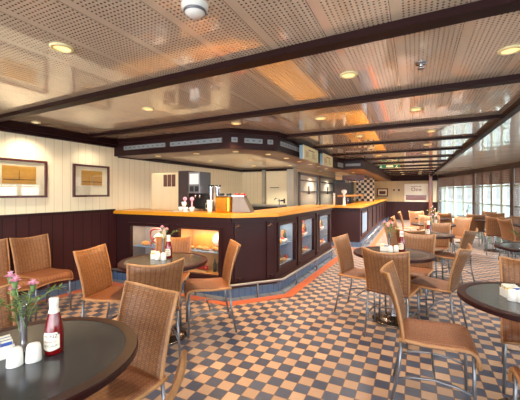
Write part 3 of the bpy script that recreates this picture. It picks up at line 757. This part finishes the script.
# behind the second bar
t = thing('checkered_panel', (0,0,0), 0, 'black and white checkered panel behind the second bar', 'panel')
MB().box(-2.08, -1.42, 13.0, 13.06, 1.06, 1.97).build('board', M['checker'], t)
MB().box(-2.10, -1.40, 12.98, 13.0, 1.0, 1.06).build('lower_rail', M['counter'], t)
t = thing('glass_rack', (-1.85, 11.6, 1.98), 0, 'brown wooden rack of hanging wine glasses over the second bar', 'rack')
MB().box(-.35, .35, -.7, .7, -.06, 0).box(-.35, .35, -.72, -.7, -.16, 0).build('rack_frame', M['soffit'], t)
gproto = None
for k in range(5):
    for j in range(2):
        x, y = -2.10+k*.12, 11.02+j*.22
        if gproto is None:
            g = thing('wine_glass', (x, y, 1.92), 0, None, 'glass', 'wine glasses hanging in the rack over the second bar'); gproto = g
            MB().lathe([(0, 0), (.03, 0), (.028, -.004), (.005, -.008), (.004, -.07), (.025, -.09), (.034, -.13), (.028, -.17), (.026, -.17), (.03, -.13), (0, -.085)], n=12).build('bowl', M['chrome'], g)
        else: g = copy_tree(gproto); g.location = (x, y, 1.92)
        g['label'] = 'wine glass hanging upside down in the rack over the second bar'; g['category'] = 'glass'; g['group'] = 'wine glasses hanging in the rack over the second bar'
t = thing('bottle_fridge', (-2.40, 12.25, 0), 0, 'tall black fridge standing behind the second bar', 'fridge')
MB().box(-.35, .30, -.3, .3, 0, 1.86).build('body', M['black'], t, .01); f = MB().box(-.3, .25, -.33, -.3, .2, 1.78).build('door', M['dbrown'], t); MB().tube([(.2, -.36, .8), (.2, -.36, 1.4)], .015).build('handle', M['chrome'], f)
t = thing('beer_tap', (-1.72, 8.75, 1.055), 0, 'white beer tap column at the near end of the second bar', 'beer tap')
MB().lathe([(0, 0), (.05, 0), (.035, .03), (.03, .3), (.06, .33), (.075, .37), (.06, .41), (0, .43)], n=16).build('column', M['white'], t); MB().tube([(0, -.03, .25), (0, -.12, .25), (0, -.13, .2)], .012).build('spout', M['chrome'], t)
t = thing('beer_tap', (-2.0, 8.8, 1.055), 0, 'plain white tap post left of the beer tap column', 'beer tap')
MB().tube([(0, 0, 0), (0, 0, .33)], .03, 12).build('column', M['white'], t); MB().tube([(0, -.03, .27), (0, -.1, .26)], .01).build('spout', M['chrome'], t)
t = thing('glass_shelf', (0,0,0), 0, 'golden raised shelf on posts over the second bar top', 'shelf')
MB().box(-1.95, -1.72, 9.0, 12.4, 1.28, 1.33).build('board', M['counter'], t)
for y in (9.05, 10.7, 12.3): MB().tube([(-1.8, y, 1.055), (-1.8, y, 1.28)], .015).build('post', M['chrome'], t)

# ------------------------------------------------------------------ contents of the display windows
def at(p0, p1, u, dpt):
    a = Vector(p0); t = (Vector(p1)-a).normalized(); n = Vector((-t.y, t.x)); q = a+t*u+n*dpt; return q.x, q.y, math.atan2(t.y, t.x)
def food(kind, p0, p1, u, d_, z, lb, sc=1):
    x, y, a = at(p0, p1, u, d_)
    if kind == 'loaf':
        o = MB().ball((0, 0, .035*sc), .085*sc, .045*sc, .035*sc, 12, .04).build('bread_loaf', M['bread']); c = 'bread'
    elif kind == 'basket':
        t = thing('bread_basket', (x, y, z), a, lb, 'basket')
        MB().lathe([(0, 0), (.07*sc, 0), (.1*sc, .08*sc), (.108*sc, .085*sc), (.1*sc, .09*sc), (.065*sc, .01), (0, .01)], n=16).build('basket_body', M['straw'], t)
        MB().tube([(.1*sc*math.cos(k*PI/8), 0, .08*sc+.13*sc*math.sin(k*PI/8)) for k in range(9)], .006).build('handle', M['straw'], t); return t
    elif kind == 'bowl':
        o = MB().lathe([(0, 0), (.04*sc, 0), (.08*sc, .06*sc), (.076*sc, .06*sc), (.035*sc, .008), (0, .008)], n=18).build('serving_bowl', M['white']); c = 'bowl'
    elif kind == 'plate':
        o = MB().lathe([(0, 0), (.05*sc, 0), (.1*sc, .012), (.1*sc, .016), (.05*sc, .006), (0, .006)], n=20).build('serving_plate', M['white']); c = 'plate'
    elif kind == 'stand':
        o = MB().lathe([(0, .0), (.1*sc, .0), (.1*sc, .01), (0, .01)], (0, -.0, .0), 20).build('display_plate', M['white']); c = 'plate'; o.rotation_euler = (1.2, 0, a); 
        o.location = (x, y, z+.1*sc); tag(o, lb, c); return o
    elif kind == 'fruit':
        o = MB().ball((0, 0, .035*sc), .036*sc, None, .034*sc, 10).tube([(0, 0, .065*sc), (.004, 0, .085*sc)], .003, 5).build('red_apple', M['redfood']); c = 'fruit'
    elif kind == 'pot':
        t = thing('dark_pot', (x, y, z), a, lb, 'pot')
        MB().lathe([(0, 0), (.06*sc, 0), (.085*sc, .05*sc), (.08*sc, .12*sc), (.06*sc, .14*sc), (.055*sc, .14*sc), (.07*sc, .1*sc), (0, .02)], n=18).build('pot_body', M['dbrown'], t); MB().lathe([(0, .165*sc), (.02, .16*sc), (.062*sc, .143*sc), (.06*sc, .138*sc), (0, .138*sc)], n=18).build('lid', M['bread'], t); return t
    elif kind == 'ribbon':
        pts = [(.13*math.cos(k*.55)*(1-.02*k), .02*math.sin(k*1.3), .24-.012*k+.07*math.sin(k*.55)) for k in range(22)]
        o = MB().tube(pts, .012).build('ribbon_garland', M['redfood']); c = 'decoration'
    elif kind == 'tray':
        o = MB().box(-.17*sc, .17*sc, -.09, .09, 0, .012).box(-.17*sc, .17*sc, -.09, -.08, .012, .03).box(-.17*sc, .17*sc, .08, .09, .012, .03).build('serving_tray', M['straw']); c = 'tray'
    elif kind == 'book':
        o = MB().box(-.09*sc, .09*sc, -.01, .01, 0, .2*sc).box(-.07*sc, .07*sc, -.014, -.01, .03*sc, .17*sc).build('picture_card', M['orangepanel']); c = 'card'
    elif kind == 'bottle':
        o = MB().lathe([(0, 0), (.032*sc, 0), (.032*sc, .13*sc), (.012*sc, .18*sc), (.012*sc, .23*sc), (0, .23*sc)], n=14).build('display_bottle', M['dgreen']); c = 'bottle'
    o.location = (x, y, z); o.rotation_euler = (0, 0, a); tag(o, lb, c); return o
w1, w2 = 'in the left window of the short bar front', 'in the right window of the short bar front'
zs1 = .24+.64*.47+.013; zs2 = .26+.62*.47+.013
food('ribbon', A0, A1, .72, .13, zs1, 'red ribbon garland looped on the shelf '+w1)
food('ribbon', A0, A1, .86, .20, .30, 'red ribbon garland hanging low '+w1)
food('loaf', A0, A1, .50, .15, zs1, 'golden loaf left on the shelf '+w1); food('bowl', A0, A1, .92, .16, zs1, 'white bowl right on the shelf '+w1)
food('pot', A0, A1, .5, .16, .241, 'dark lidded pot at the bottom '+w1); food('basket', A0, A1, .88, .16, .241, 'straw basket at the bottom '+w1); food('stand', A0, A1, .7, .22, zs1, 'white plate leaning behind the ribbon '+w1)
for i, u in enumerate((1.4, 1.52, 1.66, 1.80, 1.9)):
    food('loaf', A0, A1, u, .14+.04*(i % 2), zs2, ['leftmost', 'second', 'middle', 'fourth', 'rightmost'][i]+' bread loaf on the shelf '+w2, .8)
food('book', A0, A1, 1.46, .27, zs2+.0, 'orange card standing at the left '+w2); food('book', A0, A1, 1.64, .275, zs2, 'orange card standing at the middle '+w2, 1.1); food('stand', A0, A1, 1.82, .24, zs2+.06, 'white plate leaning at the right '+w2)
food('tray', A0, A1, 1.55, .16, .261, 'straw tray of red fruit '+w2)
for i in range(5): food('fruit', A0, A1, 1.43+.06*i, .14+.03*(i % 2), .275, ['leftmost', 'second', 'middle', 'fourth', 'rightmost'][i]+' red apple on the tray '+w2)
food('bottle', A0, A1, 1.87, .18, .261, 'dark green bottle at the bottom right '+w2, .9); food('bottle', A0, A1, 1.78, .2, .261, 'dark green bottle beside the fruit tray '+w2, .8)
nm3 = ['nearest window of the long bar side', 'middle window of the long bar side', 'farthest window of the long bar side']
for i, (ua, ub, za, zb) in enumerate(oC):
    zs = za+(zb-za)*.47+.013; W_ = ub-ua; U = lambda k: ua+k*W_
    food('basket', B1, C1, U(.42), .11, za+.001, 'straw basket at the bottom left in the '+nm3[i], .8)
    food('loaf', B1, C1, U(.66), .10, za+.001, 'bread loaf at the bottom centre of the '+nm3[i], .9)
    food('plate', B1, C1, U(.86), .12, za+.001, 'white plate at the bottom right in the '+nm3[i], .75)
    food('fruit', B1, C1, U(.86), .12, za+.014, 'red apple on the bottom plate in the '+nm3[i])
    food('loaf', B1, C1, U(.38), .10, zs, 'bread loaf on the upper shelf left in the '+nm3[i], 1.0)
    food('bowl', B1, C1, U(.62), .11, zs, 'white bowl on the upper shelf in the '+nm3[i], 1.0)
    food('fruit', B1, C1, U(.62), .11, zs+.012, 'red apple in the bowl in the '+nm3[i], 1.1)
    food('bottle', B1, C1, U(.78), .12, zs, 'green bottle on the upper shelf in the '+nm3[i], .9)
    food('book', B1, C1, U(.88), .16, zs, 'orange card on the upper shelf in the '+nm3[i], .9)
    if i == 1: food('ribbon', B1, C1, U(.5), .10, zs, 'red ribbon garland hanging in the '+nm3[i])

# ------------------------------------------------------------------ wicker chairs
def make_chair():
    r = thing('wicker_chair')
    HW = .205
    prof = [(-.205, .452), (-.14, .447), (-.06, .444), (.02, .446), (.10, .452), (.16, .455), (.195, .450), (.218, .434), (.230, .405), (.235, .362)]
    arc = [0]
    for a, b in zip(prof, prof[1:]): arc.append(arc[-1]+math.dist(a, b))
    def nrm(i):
        a = prof[max(i-1, 0)]; b = prof[min(i+1, len(prof)-1)]; return (-(b[1]-a[1]), 0, b[0]-a[0])
    us = [i/8*2-1 for i in range(9)]
    def seat_fn(u, j):
        x, z = prof[j]; wdt = HW*(.95+.05*min(1, (x+.2)/.4)); sag = .010*(1-u*u)*(1 if j < 7 else .0)
        arch = .022*(1-u*u) if j >= 8 else 0
        return (x, u*wdt, z-sag+arch*(j-7)/2), nrm(j)
    MB().sheet(seat_fn, us, list(range(len(prof))), .02, lambda u, j: (u*HW, arc[j])).build('seat', M['seat'], r)
    bp = [(-.190, .43), (-.197, .47), (-.212, .55), (-.232, .63), (-.256, .71), (-.284, .785), (-.308, .84)]
    barc = [0]
    for a, b in zip(bp, bp[1:]): barc.append(barc[-1]+math.dist(a, b))
    def bpt(u, j):
        x, z = bp[j]; k = j/(len(bp)-1); wdt = .188+.022*k
        return (x+(.014+.045*k)*u*u-.02*k, u*wdt, z+(.03*u*u if j == len(bp)-1 else .018*u*u*k))
    def back_fn(u, j):
        a = bpt(u, max(j-1, 0)); b = bpt(u, min(j+1, len(bp)-1)); t = Vector(b)-Vector(a)
        c = Vector(bpt(min(u+.1, 1), j))-Vector(bpt(max(u-.1, -1), j)); n = c.cross(t)
        return bpt(u, j), n
    bk = MB().sheet(back_fn, us, list(range(len(bp))), .018, lambda u, j: (u*.2, barc[j]+.003)).build('backrest', M['wick'], r)
    # rolled cane rim round the back, and along the seat sides
    rim = [bpt(-1, j) for j in range(len(bp))]+[bpt(u, len(bp)-1) for u in us[1:-1]]+[bpt(1, j) for j in range(len(bp)-1, -1, -1)]
    MB().tube(rim, .010, 8).build('rim', M['cane'], bk)
    for s in (-1, 1):
        pts = [seat_fn(s, j)[0] for j in range(len(prof))]
        MB().tube([(x, y, z-.004) for x, y, z in pts], .0115, 8).build('seat_rim', M['cane'], r)
    fe = [seat_fn(u, len(prof)-1)[0] for u in us]
    MB().tube(fe, .012, 8).build('front_rim', M['cane'], r)
    for s in (-1, 1):
        MB().tube([(.205, s*.188, .43), (.208, s*.192, .25), (.214, s*.198, 0)], .0105, 8).build('leg', M['steel'], r)
        MB().tube([(-.19, s*.182, .44), (-.205, s*.186, .25), (-.255, s*.192, 0)], .0105, 8).build('leg', M['steel'], r)
        MB().tube([(-.218, s*.187, .185), (-.12, s*.187, .215), (0, s*.188, .228), (.12, s*.19, .215), (.210, s*.194, .185)], .008, 8).build('stretcher', M['steel'], r)
    MB().tube([(0, -.188, .228), (0, 0, .235), (0, .188, .228)], .008, 8).build('cross_stretcher', M['steel'], r)
    return r
chair0 = make_chair(); used = [False]
def chair(x, y, deg, label, group):
    o = chair0 if not used[0] else copy_tree(chair0); used[0] = True
    o.location = (x, y, 0); o.rotation_euler = (0, 0, math.radians(deg)); tag(o, label, 'chair', group); return o
G1, G2, G3, G4, G5, GF = ['wicker chairs around the '+s for s in ('front left table', 'table before the bar', 'middle table', 'table behind the middle one', 'front right table', 'far tables')]
chair(-3.95, 2.28, 0, 'wicker chair with its back against the dark wainscot, right of two', 'wicker chairs along the left wall')
chair(-3.95, 1.83, 0, 'wicker chair against the dark wainscot at the left picture edge', 'wicker chairs along the left wall')
chair(-2.545, 2.125, 15, 'wicker chair left of the round table before the bar, facing right', G2)
chair(-2.02, 2.03, 146, 'wicker chair near side of the table before the bar, its back to us', G2)
chair(-2.49, 2.77, -64, 'wicker chair between the table and the short bar front', G2)
chair(-1.93, 2.76, -139, 'wicker chair at the right of the table before the bar, seen side on', G2)
chair(-1.36, 1.08, -95, 'large wicker chair tucked at the far right side of the front left table', G1)
chair(-.917, .592, 190, 'wicker chair cut by the bottom edge, only its back corner showing', G1)
chair(-1.83, .82, 0, 'wicker chair cut by the left edge behind the vase on the front table', G1)
chair(-.56, 3.90, -12, 'wicker chair left of the middle table, nearest the bar corner', G3)
chair(-.20, 3.45, 78, 'wicker chair on the near side of the middle table, back to us', G3)
chair(.18, 3.80, 162, 'wicker chair on the right of the middle table facing left', G3)
chair(-.03, 4.36, -102, 'wicker chair on the far side of the middle table facing us', G3)
chair(.11, 2.46, 0, 'large empty wicker chair in the right foreground facing the right table', G5)
chair(.79, 2.93, -100, 'wicker chair on the far side of the front right table', G5)
chair(.68, 1.96, 90, 'wicker chair at the bottom right corner, mostly outside the picture', G5)
chair(.03, 5.36, 68, 'wicker chair near side of the table behind the middle one', G4)
chair(.49, 5.60, 152, 'wicker chair right of the table behind the middle one, turned sideways', G4)
chair(.28, 6.24, -107, 'wicker chair on the far side of the table behind the middle one', G4)
chair(-.17, 6.06, -25, 'wicker chair left of the table behind the middle one, behind the flowers', G4)
chair(-.10, 9.55, 0, 'pale wicker chair far back standing alone beside the second bar', GF)
chair(.14, 9.95, -65, 'wicker chair on the far left side of the farthest centre table', GF)
chair(.74, 8.02, -140, 'wicker chair on the far right side of the third centre table', GF)
chair(.30, 8.85, 85, 'wicker chair on the near side of the farthest centre table', GF)
chair(.28, 8.05, -92, 'wicker chair on the far side of the third centre table', GF)
chair(-.15, 7.58, 0, 'wicker chair left of the third centre table', GF)
GR = 'wicker chairs along the windows'
chair(.82, 9.98, 55, 'wicker chair left of the far window table', GR)
chair(1.33, 9.70, 98, 'wicker chair before the far window table, back to us', GR)
chair(1.66, 10.65, -140, 'wicker chair on the window side of the far window table', GR)
chair(1.84, 9.90, -95, 'wicker chair behind the middle window table facing us', GR)
chair(1.66, 8.88, 84, 'wicker chair on the near side of the middle window table', GR)
chair(1.87, 8.08, 20, 'wicker chair at the right picture edge near the windows', GR)
chair(2.20, 9.25, 175, 'wicker chair on the window side of the middle window table', GR)
chair(2.15, 8.75, -95, 'wicker chair behind the nearest window table at the right edge', GR)

# ------------------------------------------------------------------ tables
TZ = .74
def make_table():
    r = thing('round_table'); R = .415
    MB().lathe([(0, TZ-.028), (R-.05, TZ-.028), (R-.05, TZ), (0, TZ)], n=56, smooth=False).build('tabletop', M['tabletop'], r)
    MB().lathe([(R-.05, TZ-.030), (R-.004, TZ-.030), (R, TZ-.026), (R, TZ-.004), (R-.004, TZ+.0012), (R-.05, TZ+.0012)], n=72, smooth=False).build('edge_band', M['edge'], r)
    MB().lathe([(.038, .03), (.036, TZ-.05), (.036, TZ-.03)], n=20).build('column', M['chrome'], r)
    MB().lathe([(.21, 0), (.215, .008), (.205, .016), (.12, .030), (.05, .040), (.038, .055)], n=36).build('base', M['pedestal'], r)
    MB().box(-.18, .18, -.025, .025, TZ-.045, TZ-.029).box(-.025, .025, -.18, .18, TZ-.045, TZ-.029).build('bracket', M['steel'], r)
    return r
T0 = make_table(); tu = [False]
def table(x, y, lb, g='round pedestal tables'):
    o = T0 if not tu[0] else copy_tree(T0); tu[0] = True
    o.location = (x, y, 0); tag(o, lb, 'table', g); return o
table(-1.40, .75, 'round dark table in the left foreground with red bottle and vase')
table(-2.20, 2.40, 'round dark table in front of the short bar front')
table(-.22, 3.80, 'round dark pedestal table in the middle of the room')
table(.14, 5.78, 'round pedestal table just behind the middle table')
table(.67, 2.50, 'round dark table in the right foreground cut by the picture edge')
table(1.32, 4.92, 'round table with shiny top at the right edge, behind the front right one')
table(.34, 7.65, 'round table in the third row of centre tables')
table(.40, 9.40, 'farthest round table in the centre of the room')
table(1.22, 10.42, 'round table by the windows, the farthest one')
table(1.71, 9.36, 'round table by the windows with pale reflecting top, middle one')
table(2.22, 8.22, 'round table by the windows, nearest at the right picture edge')

# ------------------------------------------------------------------ table-top things
def make_ketchup():
    r = thing('ketchup_bottle'); 
    MB().lathe([(0, .002), (.033, 0), (.037, .006), (.037, .085), (.036, .105), (.030, .14), (.021, .175), (.0165, .195), (.016, .205), (0, .205)], n=24).build('glass_body', M['ketchup'], r)
    MB().lathe([(.0175, .196), (.0178, .212), (.019, .213), (.019, .238), (.017, .242), (0, .242)], n=20).build('cap', M['white'], r)
    MB().lathe([(.0172, .197), (.0200, .186), (.0222, .178)], n=20).build('neck_label', M['label'], r)
    rr = .0376; m = MB(); n = 14; z0, z1 = .02, .100
    pts = []; 
    for k in range(n+1):
        a = -1.0+2.0*k/n; sh = .012*math.cos(a*1.5)
        pts += [(rr*math.cos(a), rr*math.sin(a), z0+.008*abs(a)), (rr*math.cos(a), rr*math.sin(a), z1-(.012 if abs(a) > .8 else 0))]
    m.poly(pts, [(2*k, 2*k+2, 2*k+3, 2*k+1) for k in range(n)], True)
    lb = m.build('label', M['label'], r)
    text('lettering', 'HEINZ', .0205, M['labeltxt'], lb, (0, 0, .083), None, rr+.0003, .0002)
    text('lettering', 'TOMATO', .0115, M['redtxt'], lb, (0, 0, .060), None, rr+.0003, .0002)
    text('lettering', 'KETCHUP', .0125, M['labeltxt'], lb, (0, 0, .042), None, rr+.0003, .0002)
    r.scale = (.95, .95, .93); return r
def make_shaker():
    r = thing('salt_shaker'); 
    b = MB().lathe([(0, 0), (.029, 0), (.0305, .004), (.0285, .04), (.0265, .066), (.021, .078), (.010, .082), (0, .082)], n=20, sx=1.0, sy=.82).build('body', M['white'], r)
    m = MB()
    for dx in (-.006, 0, .006): m.lathe([(0, .0828), (.0013, .0828), (.0013, .081)], (dx, 0, 0), 6)
    m.build('pour_hole', M['black'], r)['kind'] = 'stuff'
    r.scale = (.92, .92, .88); return r
def make_vase():
    r = thing('bud_vase')
    MB().lathe([(0, 0), (.034, 0), (.034, .006), (.015, .012), (.0135, .05), (.0145, .185), (.0165, .19), (.013, .19), (.0115, .05), (0, .03)], n=20).build('vase_body', M['vase'], r)
    return r
def make_caddy():
    r = thing('sugar_caddy')
    MB().box(-.045, .045, -.032, .032, 0, .004).box(-.045, .045, -.032, -.028, .004, .05).box(-.045, .045, .028, .032, .004, .05).box(-.045, -.041, -.028, .028, .004, .05).box(.041, .045, -.028, .028, .004, .05).build('box', M['white'], r)
    return r
def make_packet(mat):
    o = MB().box(-.022, .022, -.004, .004, 0, .062).build('sugar_packet', M['label'])
    p = MB().box(-.020, .020, -.0048, .0048, .012, .056).build('printed_band', mat, o)
    return o
def make_carnation(h=.30, lean=.05):
    r = thing('carnation')
    MB().tube([(0, 0, .03), (lean*.12, 0, h*.5), (lean, 0, h)], .0028, 6).tube([(lean*.5, 0, h*.72), (lean*.5+.03, .012, h*.80)], .0025, 5).build('stem', M['stem'], r)
    MB().lathe([(0, -.03), (.008, -.026), (.010, -.008), (.012, 0)], (lean, 0, h), 10).build('calyx', M['stem'], r)
    m = MB(); rnd = random.Random(5)
    for ring, (rad, n, tilt) in enumerate(((.008, 6, 1.2), (.015, 8, .6), (.019, 10, .15))):
        for k in range(n):
            a = 2*PI*k/n+ring*.4; ca, sa = math.cos(a), math.sin(a); wv = rad*.45
            zt = .010+.008*math.sin(tilt)+rnd.uniform(-.003, .003); p0 = Vector((lean, 0, h-.002))
            tip = Vector((lean+ca*rad, sa*rad, h+zt*(.5+tilt*.6))); sd_ = Vector((-sa, ca, 0))*wv
            mid = p0.lerp(tip, .55)+Vector((0, 0, .004))
            m.poly([p0, mid-sd_*.8, tip-sd_*.7, tip+Vector((ca, sa, 0))*.004, tip+sd_*.7, mid+sd_*.8], [(0,1,2,3,4,5)])
    m.build('bloom', M['pink'], r)
    return r
def make_sprig(h=.22, lean=.12):
    r = thing('leaf_sprig')
    c = [(lean*(k/8)**1.7, .01*math.sin(k), .03+(h-.03)*math.sin(k/8*1.45)/math.sin(1.45)) for k in range(9)]
    MB().tube(c, .0018, 5).build('stem', M['stem'], r)
    m = MB(); rnd = random.Random(11)
    for k in range(3, 9):
        p = Vector(c[k])
        for s in range(6):
            a = rnd.uniform(0, 2*PI); l = rnd.uniform(.026, .052); d_ = Vector((math.cos(a), math.sin(a), rnd.uniform(-.2, .8))).normalized()
            sd_ = d_.cross(Vector((0, 0, 1))).normalized()*.0062
            m.poly([p, p+d_*l*.5+sd_, p+d_*l, p+d_*l*.5-sd_], [(0,1,2,3)])
    m.build('leaves', M['green'], r)['kind'] = 'stuff'
    return r
protos = {}
def put(key, maker, x, y, z, deg, label, cat, group):
    if key not in protos: o = maker(); protos[key] = o
    else: o = copy_tree(protos[key])
    o.location = (x, y, z); o.rotation_euler = (0, 0, math.radians(deg)); return tag(o, label, cat, group)
TT = TZ+.0002
def cam_deg(x, y): return math.degrees(math.atan2(-y, -x))
def setting(tn, ket=None, shakers=(), vase=None, caddy=None, flowers=3, greens=2, rot=0, packets=5):
    if ket: put('k', make_ketchup, ket[0], ket[1], TT, cam_deg(*ket)-24, 'red ketchup bottle with white cap and label on the '+tn, 'bottle', 'ketchup bottles on the tables')
    for i, s in enumerate(shakers): put('s', make_shaker, s[0], s[1], TT, cam_deg(*s)+90, 'white ceramic shaker, the %s one on the %s' % (('left', 'right')[i], tn), 'shaker', 'white shakers on the tables')
    if caddy:
        put('c', make_caddy, caddy[0], caddy[1], TT, cam_deg(*caddy)+90+rot, 'white box of sugar packets on the '+tn, 'sugar caddy', 'sugar boxes on the tables')
        a = math.radians(cam_deg(*caddy)+90+rot)
        for k in range(packets):
            dx = (-.018, .018)[k % 2]; dy = -.020+.040*(k//2)/max(1, (packets-1)//2)
            o = put('p%d' % (k % 2), (lambda: make_packet(M['yellow'])) if k % 2 == 0 else (lambda: make_packet(M['pktblue'])), caddy[0]+math.cos(a)*dx-math.sin(a)*dy, caddy[1]+math.sin(a)*dx+math.cos(a)*dy, TT+.005+.004*(k//2), math.degrees(a),
                '%s sugar packet, %s row %s, in the box on the %s' % (('yellow', 'blue')[k % 2], ('front', 'middle', 'back')[k//2], ('left', 'right')[k % 2], tn), 'sugar packet', 'sugar packets in the boxes')
    if vase:
        put('v', make_vase, vase[0], vase[1], TT, 0, 'slim dark bud vase on the '+tn, 'vase', 'bud vases on the tables')
        fl = [(300, .30, .05), (40, .27, .035), (255, .26, .03), (205, .305, .055)]
        for k in range(flowers):
            a, h, l = fl[k]
            put('f%d' % k, lambda: make_carnation(h, l), vase[0], vase[1], TT, a, 'pink carnation, %s, in the vase on the %s' % (('tall one leaning forward', 'one leaning away', 'lowest one', 'tall one leaning left')[k], tn), 'flower', 'carnations in the vases')
        for k in range(greens):
            put('g%d' % k, (lambda: make_sprig(.25, .13)) if k % 2 == 0 else (lambda: make_sprig(.2, .12)), vase[0], vase[1], TT, (35, 205, 320, 140)[k], 'green leafy sprig leaning %s in the vase on the %s' % (('right', 'left', 'forward', 'backward')[k], tn), 'greenery', 'leaf sprigs in the vases')
setting('front left table', (-1.344, .82), ((-1.372, .690), (-1.345, .742)), (-1.478, .775), (-1.495, .695), 4, 4, 10, 6)
setting('table before the bar', (-2.252, 2.52), ((-2.275, 2.39), (-2.215, 2.405)), (-2.36, 2.56), (-2.345, 2.43), 3, 1)
setting('middle table', (-.135, 3.94), ((-.245, 3.82), (-.19, 3.87)), (-.27, 4.0), (-.315, 3.90), 4, 1)
setting('table behind the middle one', (.19, 5.58), ((.10, 5.62), (.13, 5.70)), (.23, 5.86), None, 3, 1)
setting('front right table', None, ((.535, 2.43), (.575, 2.42)), None, (.545, 2.52), rot=30, packets=6)
setting('shiny right edge table', None, (), (1.13, 4.70), None, 2, 4)
setting('third centre table', (.40, 7.62), (), (.36, 7.78), None, 3, 2)
setting('farthest centre table', None, (), (.38, 9.40), None, 3, 2)
setting('far window table', None, (), (1.30, 10.5), None, 2, 2)

bpy.context.view_layer.update()
